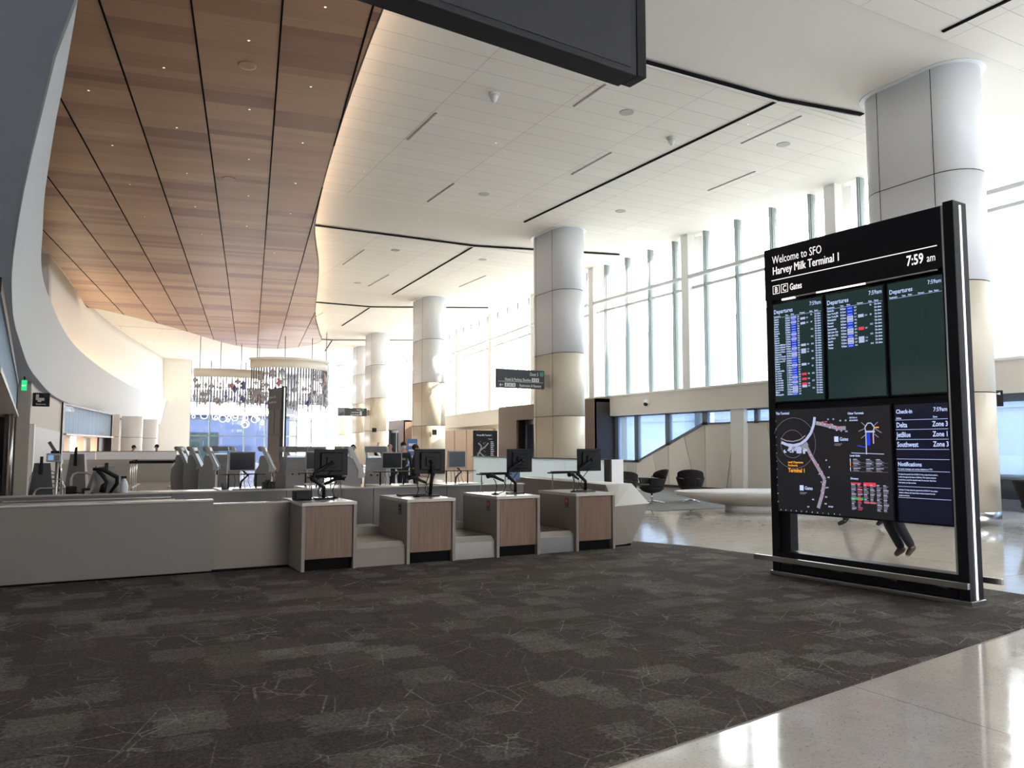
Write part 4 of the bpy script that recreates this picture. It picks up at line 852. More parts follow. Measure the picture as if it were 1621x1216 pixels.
for (x, y, bnd), nm in zip(ax, names): monitor_arm((x, y, ZT), R([-3, -8, 4, 0][names.index(nm)]), 'black monitor on a bent arm seen from behind on the ' + nm, bnd, .46, .36)
kb_stand((3.05, 11.12, ZT), 0, 'raised black keyboard shelf on the leftmost wood-fronted desk'); kb_stand((5.72, 11.13, ZT), 0, 'raised black keyboard shelf on the third wood-fronted desk'); kb_stand((7.02, 11.13, ZT), 0, 'raised black keyboard shelf on the rightmost wood-fronted desk')
scanner((4.22, 10.62, ZT), 0, 'black barcode scanner gun on the second wood-fronted desk'); scanner((5.48, 10.62, ZT), 0, 'black barcode scanner gun on the third wood-fronted desk'); scanner((6.88, 10.62, ZT), R(25), 'black barcode scanner gun on the rightmost wood-fronted desk'); scanner((3.12, 10.93, ZT), R(170), 'black barcode scanner gun on the leftmost wood-fronted desk')
pad((4.33, 11.0, ZT), 0, 'flat black pad behind the monitor arm on the second wood-fronted desk', (.5, .14, .02))
pad((5.78, 10.55, ZT), 0, 'flat black mat under the cables on the third wood-fronted desk', (.28, .1, .01)); pad((7.05, 10.55, ZT), 0, 'flat black mat on the rightmost wood-fronted desk', (.34, .1, .01))
pr = thing('receipt_printer', 'black printer box with tangled cables on the leftmost wood-fronted desk', 'printer', (2.62, 10.72, ZT))
MB().rbox(-.11, .11, -.09, .12, 0, .13, .012).build('housing', M['blackp'], pr); MB().rbox(-.08, .08, -.092, .0, .085, .136, .006).build('lid', M['dark'], pr)
ca = MB(); ca.tube([(-.1, -.1, .01), (-.02, -.13, .03), (.08, -.11, .015), (.16, -.12, .02), (.22, -.05, .01)], .007, 6); ca.tube([(.1, -.1, .05), (.15, -.12, .02), (.3, -.14, .01)], .006, 6); ca.build('cable', M['rubber'], pr)
tr_ = thing('paper_tray', 'white oval tray of papers raised behind the leftmost monitor', 'tray', (3.0, 11.27, ZT + .0))
MB().lathe([(.0, .17), (.16, .17), (.20, .20), (.18, .20), (.15, .185), (0, .185)], sx=1.2, sy=.28).build('bowl', M['paper'], tr_); MB().tube([(0, 0, .0), (0, 0, .17)], .02, 8).build('stem', M['steel'], tr_)
# rear row monitors (screens face the camera)
def monitor_front(loc, label, wd=.42, ht=.33, scr='scr_off', z=.30):
    t = thing('monitor', label, 'monitor', loc, 0, 'monitors facing the camera on the rear desks')
    h = MB().rbox(-wd / 2, wd / 2, -.02, .03, z, z + ht, .008).build('screen_housing', M['bezel'], t)
    MB().box(-wd / 2 + .016, wd / 2 - .016, -.023, -.019, z + .016, z + ht - .016).build('display', M[scr], h)
    MB().rbox(-.33, .38, -.1, .12, .235, .25, .004).build('shelf', M['blackp'], t)
    for x in (-.22, .24): MB().tube([(x, 0, 0), (x, 0, .235)], .015, 8).build('leg', M['blackp'], t)
    MB().tube([(-.02, .02, 0), (0, .02, .12), (.10, .0, .22), (.0, .02, z + .02)], .018, 8).build('arm', M['blackp'], t)
    ca = MB()
    for k in range(4): ca.tube([(-.12 + k * .08, .03, .24), (-.10 + k * .07, .02, .12), (-.12 + k * .09, .0, .004)], .005, 6)
    ca.build('cable', M['rubber'], t)
    return t
monitor_front((2.44, 14.25, ZT), 'black screen facing the camera on the leftmost rear desk, before the kiosks', .44, .33, 'scr_off'); monitor_front((5.17, 14.3, ZT), 'dark screen facing the camera on the rear desk in front of the masked person', .40, .31, 'scr_off'); monitor_front((6.52, 14.3, ZT), 'blue-grey screen facing the camera on the rightmost rear desk', .38, .33, 'scr_blue'); monitor_front((3.78, 14.35, ZT), 'screen mostly hidden behind the leftmost black monitor', .46, .33, 'scr_off')
pad((2.5, 13.62, ZT), 0, 'long black pad along the edge of the leftmost rear desk', (.62, .08, .02)); pad((5.35, 13.62, ZT), 0, 'long black pad along the edge of the rear desk with the red tag', (.52, .08, .02)); pad((6.5, 13.6, ZT), 0, 'long black pad along the edge of the rightmost rear desk', (.5, .08, .02))
pr = thing('receipt_printer', 'small black printer with looped cable at the right of the leftmost rear desk', 'printer', (2.83, 13.95, ZT)); MB().rbox(-.10, .10, -.08, .08, 0, .12, .01).build('housing', M['blackp'], pr); MB().tube([(-.02, -.09, .1), (-.05, -.14, .02), (.03, -.14, -.0 + .01), (.04, -.09, .08)], .009, 8).build('cable', M['rubber'], pr); MB().rbox(-.05, .02, -.06, .04, .12, .15, .008).build('lid', M['dark'], pr)
cp_ = thing('pen_cup', 'grey open cup on the leftmost rear desk beside the stand', 'cup', (2.12, 14.0, ZT)); MB().lathe([(.045, 0), (.05, .11), (.043, .11), (.04, .01), (0, .01)], seg=16).build('cup_body', M['greytag'], cp_)
bx = MB().rbox(-.12, .12, -.05, .05, 0, .15, .004).build('file_box', M['blue_box']); bx.location = (7.75, 14.2, .93); tag(bx, 'small blue file box on the ledge before the white low wall', 'box')
sb = thing('spray_bottle', 'milky plastic spray bottle standing on the ledge at left', 'spray bottle', (.60, 13.72, .873))
MB().lathe([(.055, 0), (.06, .02), (.058, .12), (.04, .18), (.018, .21), (.018, .23), (0, .23)], seg=16).build('bottle_body', M['bottle'], sb); s_ = MB(); s_.rbox(-.05, .03, -.014, .014, .23, .27, .005); s_.tube([(-.03, 0, .24), (-.05, 0, .19)], .006, 6); s_.build('trigger_head', M['dark'], sb)

# left cluster: U rails, podiums, scale displays, bent arm
def urail(x, y, label, h=.6, wd=.58):
    t = MB(); pts = [(-wd / 2, 0, 0)] + [(-wd / 2 + .08 - .08 * math.cos(a), 0, h - .08 + .08 * math.sin(a)) for a in (0, PI / 4, PI / 2)] + [(wd / 2 - .08 + .08 * math.sin(a), 0, h - .08 + .08 * math.cos(a)) for a in (0, PI / 4, PI / 2)] + [(wd / 2, 0, 0)]
    t.tube(pts, .018, 8); o = t.build('guard_rail', M['steel']); o.location = (x, y, .302 if h == .6 else .012); tag(o, label, 'guard rail', 'bent steel guard rails in a row')
for x, y, lb in ((-.38, 15.4, 'nearest bent steel guard rail of the row at left'), (-.55, 17.4, 'second nearest bent steel guard rail of the row at left'), (-.63, 19.7, 'middle bent steel guard rail of the row at left'), (-.80, 22.8, 'fourth bent steel guard rail of the row at left'), (-.92, 26.0, 'farthest bent steel guard rail of the row at left')): urail(x, y, lb)
urail(.02, 14.35, 'taller bent steel rail at the left end of the dark blue-grey cabinet', 1.17, .3)
pf = thing('baggage_platform', 'wide dark brown platform floor between the guard rails at far left', 'platform', (-.5, 20, 0)); MB().box(-1.1, .2, 15, 26.4, .0, .30).build('platform_top', M['belt'], pf, world=True)
for y in (15, 17.6, 20.5, 24): MB().box(-1.1, .2, y, y + .05, .30, .33).build('edge_strip', M['steel'], pf, world=True)
def podium(x, y, label, rz=0, z0=.873, ht=.45, mt='beltgrey'):
    t = thing('desk_screen_hood', label, 'screen hood', (x, y, z0), rz); b = MB()
    b.add([(-.24, 0, 0), (.24, 0, 0), (.24, .3, 0), (-.24, .3, 0), (-.12, .08, ht), (.13, .08, ht), (.13, .2, ht), (-.12, .2, ht)], [(0, 1, 5, 4), (1, 2, 6, 5), (2, 3, 7, 6), (3, 0, 4, 7), (4, 5, 6, 7), (3, 2, 1, 0)]); b.build('hood', M[mt], t)
    MB().rbox(-.03, .02, .0, .03, ht * .8, ht * 1.12, .004).build('clip', M['blackp'], t)
podium(.36, 14.02, 'tapered grey hood beside the black bent arm', R(12), .873, .42); podium(-.10, 17.8, 'farther dark tapered hood between the scale display and the bent steel rail', R(-15), .302, 1.15, 'beltgrey'); podium(-.62, 16.5, 'dark tapered hood left behind the scale display', 0, .302, 1.0, 'navy')
sd_ = thing('scale_display', 'grey weighing display with a small blue screen on a steel pole', 'scale display', (-.40, 14.9, .3)); MB().rbox(-.10, .10, -.03, .03, 1.05, 1.19, .012).build('housing', M['bezel'], sd_); MB().box(-.075, .0, -.034, -.03, 1.08, 1.16).build('screen', M['lcd'], sd_); kb_ = MB()
for i in range(3):
    for j in range(3): kb_.box(.02 + i * .023, .035 + i * .023, -.034, -.03, 1.08 + j * .027, 1.095 + j * .027)
kb_.build('buttons', M['blackp'], sd_); MB().tube([(.05, .02, -.3), (.05, .02, 1.06)], .02, 8).build('pole', M['steel'], sd_); MB().tube([(.12, .02, -.3), (.12, .02, .9), (.08, .02, 1.06)], .014, 8).build('pole', M['chrome'], sd_)
ph = thing('card_reader', 'small tilted card reader on top of the scale display', 'card reader', (-.42, 14.9, 1.51)); MB().cbox((0, 0, .08), (.05, .04, .2), ry=R(-30)).build('body', M['greytag'], ph); MB().rbox(-.02, .1, -.02, .02, -.02, .02, .005).build('foot', M['blackp'], ph)
ba = thing('bent_arm', 'black jointed monitor arm folded over like an elbow at left', 'monitor arm', (.30, 13.75, .876)); MB().tube([(.0, 0, .02), (.02, 0, .12), (.06, 0, .18), (.0, 0, .28), (-.08, 0, .36)], [.05, .045, .03, .03, .03], 10).build('lower_arm', M['blackp'], ba); MB().tube([(-.14, 0, .38), (0, 0, .37), (.20, 0, .25), (.20, 0, .15), (.10, 0, .0)], [.022, .034, .036, .03, .02], 10).build('upper_arm', M['blackp'], ba)
for k, (x, y, s_, lb) in enumerate([(.08, 13.8, .12, 'black cable box left of the bent arm'), (.10, 13.52, .08, 'small grey device in front of the grey hood'), (-.12, 14.0, .15, 'black box beside the taller bent rail')]):
    o = thing('desk_device', lb, 'device', (x, y, .873)); MB().rbox(-s_ / 2, s_ / 2, -.06, .06, 0, s_ * .8, .01).build('housing', [M['blackp'], M['bezel'], M['blackp']][k], o); MB().tube([(0, -.06, .02), (.06, -.1, .03), (.13, -.08, .006)], .007, 6).build('cable', M['rubber'], o)
pcl = thing('paper_stack', 'loose white papers on the pale ledge next to the spray bottle', 'papers', (.95, 14.0, .873)); MB().cbox((0, 0, .004), (.30, .2, .008), rz=.2).build('sheet', M['paper'], pcl); MB().cbox((-.2, .02, .004), (.22, .16, .008), rz=-.3).build('sheet', M['paper'], pcl)

# ================================================================== KIOSKS
def make_kiosk(label, loc, rz):
    t = thing('self_service_kiosk', label, 'kiosk', loc, rz, 'grey self-service kiosks'); w_ = .31
    prof = [(-.16, 0), (.30, 0), (.30, .62), (.33, .86), (.30, .92), (.06, 1.30), (-.05, 1.30), (-.10, 1.18), (-.10, .98), (-.22, .80), (-.25, .5), (-.22, .1)]
    YZ = Matrix(((0, 0, 1, 0), (1, 0, 0, 0), (0, 1, 0, 0), (0, 0, 0, 1)))
    MB().prism(prof, -w_ + .03, w_ - .03, YZ).build('body', M['kiosk'], t, bevel=.012)
    fr_ = [(.36, .80), (.40, .86), (.06, 1.58), (-.03, 1.61), (-.06, 1.56), (.22, .98), (.20, .78)]
    for s in (-1, 1):
        x0, x1 = (-w_, -w_ + .04) if s < 0 else (w_ - .04, w_); MB().prism(fr_, x0, x1, YZ).build('side_frame', M['kiosk_l'], t, bevel=.006)
    MB().prism([(-.10, 1.44), (.10, 1.44), (.07, 1.56), (.0, 1.605), (-.10, 1.605), (-.16, 1.57)], -w_ + .01, w_ - .01, YZ).build('head', M['kiosk'], t, bevel=.02)
    MB().prism([(.075, 1.45), (.115, 1.45), (.08, 1.56), (.055, 1.56)], -.2, .2, YZ).build('camera_panel', M['kiosk_l'], t)
    MB().prism([(.09, 1.34), (.325, .90), (.345, .91), (.11, 1.35)], -w_ + .06, w_ - .06, YZ).build('display', M['kscreen'], t, label='lit pale screen')
    MB().box(-.10, .10, .31, .35, .62, .78).build('slot', M['dark'], t)
    MB().box(-.12, -.07, -.232, -.20, .83, .86).box(.05, .10, -.232, -.20, .83, .86).build('vent', M['black_gap'], t)
    return t
KS = [((3.18, 31.3), -112, 'leftmost grey kiosk, its lit screen facing right'), ((3.50, 30.4), -112, 'second kiosk from the left, its lit screen facing right'), ((3.88, 29.4), -106, 'third kiosk from the left, its large lit screen facing right'), ((4.58, 31.5), -12, 'kiosk seen from behind, just left of the black rear screen'),
      ((5.36, 33.5), -100, 'kiosk mostly hidden behind the black rear screen'), ((5.20, 26.6), -106, 'kiosk with a lit screen just right of the black rear screen'), ((5.22, 23.6), -104, 'kiosk with a lit screen between the black rear screen and the leftmost arm monitor'), ((5.25, 22.2), -14, 'kiosk seen from behind, just left of the leftmost arm monitor'), ((6.75, 25.9), -14, 'kiosk whose head shows above the leftmost arm monitor, left one'), ((7.25, 24.4), -14, 'kiosk whose head shows above the leftmost arm monitor, right one'),
      ((6.15, 20.3), -100, 'kiosk with a lit screen just right of the leftmost arm monitor'), ((6.95, 20.4), -30, 'rightmost kiosk, tilted back frame, beside the bald person')]
for p, rz, lb in KS[:1]: k0 = make_kiosk(lb, (*p, 0), R(rz))
for p, rz, lb in KS[1:]: clone(k0, (*p, 0), R(rz), lb)

# queue stanchions
for k, (x, y) in enumerate([(1.70, 34.6), (1.83, 35.6), (1.95, 36.6), (2.08, 37.6), (3.22, 34.4), (3.45, 36.2)]):
    t = thing('stanchion', ['nearest left silver queue post', 'second silver queue post of the left row', 'third silver queue post of the left row', 'farthest silver queue post of the left row', 'nearest right silver queue post beside the leftmost kiosk', 'farther right silver queue post behind the leftmost kiosk'][k], 'queue post', (x, y, 0), 0, 'silver queue posts')
    MB().lathe([(.17, 0), (.17, .02), (.05, .05), (.035, .06), (0, .06)]).build('base', M['alu'], t); MB().tube([(0, 0, .05), (0, 0, 1.0)], .035, 10).build('pole', M['alu'], t); MB().tube([(0, 0, .93), (0, 0, 1.04)], .042, 10).build('head', M['blackp'], t)
    if k in (0, 1, 2): tx, ty = [(1.52, -.2), (0.13, 1), (1.5, -.4)][k]; T, L = seg(0, 0, tx, ty); MB().box(0, L, -.004, .004, .93, 1.02, T).build('belt', M['blackp'], t)
# far left counter, white barriers
fc = thing('far_counter', 'long white fronted counter with a beige base at far left', 'counter', (1.6, 33, 0)); 
b = MB(); 
for a_, c_ in ((-.75, .55), (.57, 2.2), (2.22, 3.9)): b.rbox(a_, c_, 40.0, 40.08, 1.02, 1.36, .004)
b.build('upper_panel', M['col_white'], fc, world=True); MB().box(-.75, 3.9, 40.0, 40.6, 1.36, 1.39).build('counter_top', M['greytag'], fc, world=True); MB().box(-.7, 3.9, 40.12, 40.5, .85, 1.02).build('recess', M['stone'], fc, world=True); MB().box(-.75, 3.9, 40.05, 40.5, 0, .85).build('base', M['greywall'], fc, world=True)
lwall = thing('low_partition', 'white glossy low partition wall standing right of the kiosks', 'partition', (11, 18, 0))
T, L = seg(10.93, 22.7, 11.02, 15.6)
b = MB()
for k in range(4): b.rbox(L * k / 4 + .006, L * (k + 1) / 4 - .006, -.008, .008, .1, 1.28, .002, T)
b.build('panel', M['panel_glow'], lwall, world=True); MB().box(0, L, -.055, .055, 1.28, 1.30, T).build('cap', M['frame_dark'], lwall, world=True); MB().box(0, L, -.04, .04, 0, .1, T).build('base', M['frame_dark'], lwall, world=True)
MB().rbox(11.02, 11.36, 15.36, 15.46, .0, 1.29, .004).build('end_panel', M['col_white'], lwall, world=True); MB().box(10.97, 11.02, 15.36, 15.6, 0, 1.30).build('corner_post', M['frame_dark'], lwall, world=True)

# ================================================================== LEFT SHOPFRONTS
def shopfront(name, T, L, label, warm_w):
    t = thing(name, label, 'shopfront', tuple(T.translation), math.atan2(T[1][0], T[0][0]))
    I = Matrix.Identity(4)
    b = MB(); b.box(0, .45, -.1, .6, 0, 3.6); b.box(L - .3, L, -.05, .6, 0, 3.6); b.box(0, L, -.05, .6, 3.5, 3.6); b.build('portal_frame', M['frame_dark'], t)
    MB().box(.45, L - .3, .02, .06, 2.2, 3.5).build('slat_glass', M['slat'], t)
    MB().box(.45, L - .3, .5, .55, 2.1, 3.55).build('daylight_glow_back', M['bluewhite'], t)  # no lamp: emission stands for daylight caught by the slatted glass
    MB().box(.42, L - .25, -.18, .6, 2.12, 2.2).build('ledge', M['rail'], t)
    MB().box(.45, L - .3, 2.4, 2.5, 0, 2.2).build('inner_wall', M['warmwall'], t)
    MB().box(.45, L - .3, .6, 2.5, 2.2, 2.26).build('inner_ceiling', M['warmwall'], t)
    for k in range(3): MB().box(.45 + (L - .75) * (k + .9) / 3.3 - .35, .45 + (L - .75) * (k + .9) / 3.3 + .35, .4, .75, 0, 2.12).build('pier', M['pier'], t)
    MB().box(L - 2.2, L - .3, .3, .4, 0, 2.12).build('dark_panel', M['frame_dark'], t)
    d = MB()
    for k in range(6): d.lathe([(0, 2.19), (.09, 2.19), (.09, 2.195), (0, 2.195)], (.8 + (L - 1.6) * k / 5, 1.6, 0), 10)
    d.build('downlight', M['downl'], t)
    ld = bpy.data.lights.new('shop_lamp', 'AREA'); lo_ = bpy.data.objects.new('shop_lamp', ld); COL.objects.link(lo_); lo_.parent = t; ld.shape = 'RECTANGLE'; ld.size = L - 2; ld.size_y = .5; ld.energy = 260; ld.color = (1, .72, .48); lo_.location = (L / 2, 1.6, 2.15)
T, L = seg(-.90, 41.0, 1.57, 54.0); shopfront('shopfront', T, L, 'dark framed shopfront with a frosted slatted panel over an added daylight glow, beyond the restroom sign', 1)
T, L = seg(-.94, 11.0, -1.80, 28.4)
t = thing('shopfront', 'near dark framed shopfront with a frosted slatted panel over an added daylight glow at the left edge', 'shopfront', (-.94, 11.0, 0), math.atan2(17.4, -.86))
b = MB(); b.box(L - .5, L, -.02, .5, 0, 3.6); b.box(0, L, -.03, .5, 3.42, 3.6); b.build('portal_frame', M['frame_dark'], t)
MB().box(0, L - .5, .0, .04, 2.55, 3.42).build('slat_glass', M['slat'], t); MB().box(0, L - .5, .42, .46, 2.5, 3.42).build('daylight_glow_back', M['bluewhite'], t); MB().box(0, L - .2, -.07, .5, 2.47, 2.55).build('ledge', M['rail'], t)  # back panel again glows to imitate reflected daylight
MB().box(0, L - .5, 2.4, 2.5, 0, 2.5).build('inner_wall', M['warmwall'], t); MB().box(L - 3.2, L - .5, .1, .2, 0, 2.47).build('dark_panel', M['frame_dark'], t); MB().tube([(L - 3.5, .04, 0), (L - 3.5, .04, 2.47)], .05, 10).build('post', M['alu'], t)
# pillars left far
for (x, y, wd, lb) in ((1.75, 55.0, .5, 'slim white square pillar right of the far slatted shopfront'), (2.9, 58.5, 1.3, 'wide rounded pale pillar, left one of the pair at far left'), (4.3, 64.5, 1.3, 'wide rounded pale pillar, right one of the pair at far left')):
    t = thing('pillar', lb, 'pillar', (x, y, 0))
    (MB().rbox(-wd / 2, wd / 2, -wd / 2, wd / 2, 0, 3.6, .02) if wd < 1 else MB().lathe([(wd / 2, 0), (wd / 2, 3.6)], seg=28)).build('shaft', M['pier'] if wd < 1 else M['col_white'], t)
    (MB().box(-wd / 2 - .003, wd / 2 + .003, -wd / 2 - .003, wd / 2 + .003, 2.2, 2.22) if wd < 1 else MB().lathe([(wd / 2 + .004, 2.2), (wd / 2 + .004, 2.22)], seg=28)).build('joint', M['black_gap'], t)
rs = thing('restroom_sign', 'black square restroom sign sticking out of the pale left wall', 'sign', (-1.42, 29.0, 2.86), 0)
MB().rbox(0, .47, -.05, .05, 0, .43, .02).build('panel', M['sign'], rs); a = MB(); text_into(a, 'Restrooms', .235, .05, .075, .001, 'CENTER', z=.004); rect(a, .09, .17, .20, .38, .004); rect(a, .14, .32, .18, .27, .004); rect(a, .14, .24, .14, .20, .004); onplane(a, 'lettering', M['txt_g'], rs, Matrix.Translation((0, -.052, 0)) @ UP)
es = thing('exit_sign', 'small green lit exit sign under the left soffit', 'exit sign', (-1.62, 26.5, 3.2), 0); MB().rbox(.03, .17, -.02, .02, 0, .3, .005).build('panel', M['exitg'], es); a = MB(); text_into(a, 'EXIT', .1, .12, .06, .001, 'CENTER', z=.003); onplane(a, 'lettering', M['txt'], es, Matrix.Translation((0, -.022, 0)) @ UP); MB().box(.08, .12, -.01, .01, .3, .40).build('mount', M['dark'], es)

# ================================================================== ENTRANCE VESTIBULES (right side)
def vestibule(x0, y0, x1, y1, h, label, mt, inner='walnut'):
    t = thing('entrance_vestibule', label, 'entrance', ((x0 + x1) / 2, y0, 0))
    MB().box(x0, x1 + .6, y0, y0 + .12, 0, h).build('side_wall', M[mt], t, world=True)
    MB().box(x0, x1 + 1.2, y1 - .12, y1, 0, h).build('side_wall', M[inner], t, world=True)
    MB().box(x0, x1 + .8, y0, y1, h - .14, h).build('roof', M[inner], t, world=True)
    b = MB(); w_ = (y1 - y0) * .22; b.box(x0 - .02, x0 + .1, y0, y0 + w_ * .9, 0, h); b.box(x0 - .02, x0 + .1, y1 - w_, y1, 0, h); b.box(x0 - .02, x0 + .1, y0 + w_ * .9, y1 - w_, h * .80, h); b.build('front_frame', M[inner], t, world=True)
    d = MB(); 
    for y in (y0 + w_, (y0 + y1) / 2, y1 - w_): d.box(x0 + .5, x0 + .58, y - .05, y + .05, 0, h * .8)
    d.box(x0 + .5, x0 + .58, y0 + w_, y1 - w_, h * .74, h * .8); dr = d.build('door', M['alu'], t, world=True); MB().box(x0 + .53, x0 + .54, y0 + w_, y1 - w_, 0, h * .78).build('glass', M['blueglass'], dr, world=True)
    return t
vestibule(19.3, 28.11, 20.4, 37.0, 3.66, 'dark brown boxed entrance behind the second column', 'frame_dark')
vestibule(22.3, 59.0, 24.2, 65.0, 3.7, 'far wood-clad entrance box between the third and fourth columns', 'oak')
# sunlit pale slatted wood panels and directory
sw_ = thing('wood_panel_wall', 'pale slatted wood panel wall catching stripes of sun, right of the third column', 'wall panel', (20, 43, 0)); 
T, L = seg(18.35, 37.6, 21.4, 38.4); T, L = seg(21.9, 50.0, 21.7, 42.2)
MB().rbox(0, L, -.1, .1, 0, 2.68, .01, T).build('panel', M['slatwood'], sw_, world=True); b = MB()
for k in range(1, 4): b.box(L * k / 4 - .01, L * k / 4 + .01, -.115, .115, 0, 2.68, T)
b.build('joint', M['black_gap'], sw_, world=True)
dr_ = thing('directory_board', 'black terminal map directory board left of the brown entrance', 'information board', (15.1, 30.2, 0), R(8))
MB().rbox(-.58, .58, -.08, .08, 0, 2.28, .008).build('body', M['sign'], dr_); s_ = MB(); text_into(s_, 'Harvey Milk Terminal 1', -.5, 2.05, .10, .002, z=.004); text_into(s_, 'Directory', .1, 1.9, .06, .001, z=.004)
for k in range(14): rect(s_, .22, .36 + .02 * (k % 3), 1.78 - k * .08, 1.81 - k * .08, .004)
onplane(s_, 'lettering', M['txt_g'], dr_, Matrix.Translation((0, -.082, 0)) @ UP)
s_ = MB(); random.seed(9)
pts = [(-.42 + .10 * math.sin(k * .9) + k * .035, 1.75 - k * .075) for k in range(13)]; strip(s_, pts, .05, .004); strip(s_, [(-.45, 1.2), (-.3, 1.45), (-.05, 1.6), (.1, 1.75)], .06, .004)
for k in range(40): x, z = random.uniform(-.48, .12), random.uniform(.75, 1.8); rect(s_, x, x + .03, z, z + .025, .005)
onplane(s_, 'map_shape', mat('map_grey', (.28, .27, .26), .6), dr_, Matrix.Translation((0, -.082, 0)) @ UP)
bs = thing('poster_stand', 'small blue and white poster stand between the people', 'poster', (9.6, 24.6, 0), R(-10)); MB().rbox(-.17, .17, -.02, .02, .9, 1.85, .005).build('panel', mat('poster_blue', (.05, .16, .42), .5), bs); MB().tube([(0, 0, 0), (0, 0, .9)], .02, 8).build('pole', M['steel'], bs); MB().box(-.22, .22, -.15, .15, 0, .02).build('base', M['steel'], bs)
a = MB(); rect(a, -.12, .12, 1.62, 1.70, 0); rect(a, -.12, .05, 1.45, 1.50, 0); rect(a, -.12, .10, 1.05, 1.30, 0); onplane(a, 'print', M['paper'], bs, Matrix.Translation((0, -.022, 0)) @ UP)

# ================================================================== BENCH AND CHAIRS
bn = thing('stone_bench', 'long boat shaped stone bench left of the departures board', 'bench', (15.25, 14.1, 0), R(-28))
def oval(a, b_, z, n=40): return [Vector((a * math.copysign(abs(math.cos(t)) ** .85, math.cos(t)), b_ * math.copysign(abs(math.sin(t)) ** .85, math.sin(t)), z)) for t in [2 * PI * k / n for k in range(n)]]
MB().ring([oval(1.35, .56, .15), oval(1.80, .72, .22), oval(2.15, .88, .30), oval(2.42, 1.0, .38), oval(2.45, 1.02, .44), oval(2.38, .97, .45)]).build('seat_block', M['concrete'], bn); bn.scale = (1.08, 1.08, 1.13); MB().ring([oval(1.30, .53, 0), oval(1.30, .53, .16)]).build('base', mat('bench_base_pale', (.58, .56, .54), .4), bn)
MB().ring([oval(2.3, .90, .448), oval(2.3, .90, .456)]).build('seat_top', mat('bench_top_brown', (.30, .26, .23), .5), bn)
def make_chair(label, loc, rz):
    t = thing('lounge_chair', label, 'chair', loc, rz, 'black upholstered swivel chairs')   # faces -y
    def sheet(a0, a1, f_, n=14, m=6, thick=.035):
        out = []; 
        for i in range(n + 1):
            a = R(a0 + (a1 - a0) * i / n); u = i / n; row = []
            lo, hi = f_(u)
            ring_ = []
            for j in range(m + 1): v = j / m; z = lo + (hi - lo) * v; r_ = .30 + .13 * ((z - .40) / .4); ring_.append((r_, z))
            pts = [Vector(((r_) * math.sin(a), r_ * math.cos(a), z)) for r_, z in ring_] + [Vector(((r_ - thick) * math.sin(a), (r_ - thick) * math.cos(a), z)) for r_, z in reversed(ring_)]
            out.append(pts)
        return MB().ring(out)
    arc_ = lambda u: math.sin(PI * min(max(u, .0), 1)) ** .35
    sheet(-62, 62, lambda u: (.60 - .0 + .07 * (1 - arc_(u)) , .60 + .24 * arc_(u) + .0)).build('backrest', M['fabric'], t)
    sheet(-26, 26, lambda u: (.38, .66)).build('back_support', M['fabric'], t)
    sheet(26, 128, lambda u: (.36 + .10 * u, .60 + .03 * u)).build('arm', M['fabric'], t); sheet(-26, -128, lambda u: (.36 + .10 * u, .60 + .03 * u)).build('arm', M['fabric'], t)
    MB().lathe([(.06, .24), (.20, .28), (.29, .36), (.30, .40), (.24, .42), (0, .42)], sy=1.1).build('seat_shell', M['fabric'], t); MB().lathe([(0, .42), (.25, .42), (.27, .44), (.25, .465), (0, .47)], (0, -.03, 0), sy=1.15).build('seat_cushion', M['seat'], t)
    MB().tube([(0, 0, .03), (0, 0, .26)], .025, 10).build('pedestal', M['chrome'], t)
    for k in range(4): a = PI / 4 + k * PI / 2; MB().tube([(0, 0, .05), (.33 * math.cos(a), .33 * math.sin(a), .012)], [.018, .01], 8).build('foot', M['chrome'], t)
    return t
c0 = make_chair('black swivel chair between the slanted counter end and the stone bench, turned sideways', (14.3, 18.0, .008), R(-100)); c0.scale = (1.12,) * 3
for loc, rz, lb in (((12.78, 17.3, .008), R(150), 'black swivel chair half hidden by the white partition end'), ((15.55, 17.8, .008), R(140), 'black swivel chair seen from behind at the left tip of the stone bench'), ((16.5, 8.72, 0), R(60), 'black chair cut by the right edge of the picture')): clone(c0, loc, rz, lb)

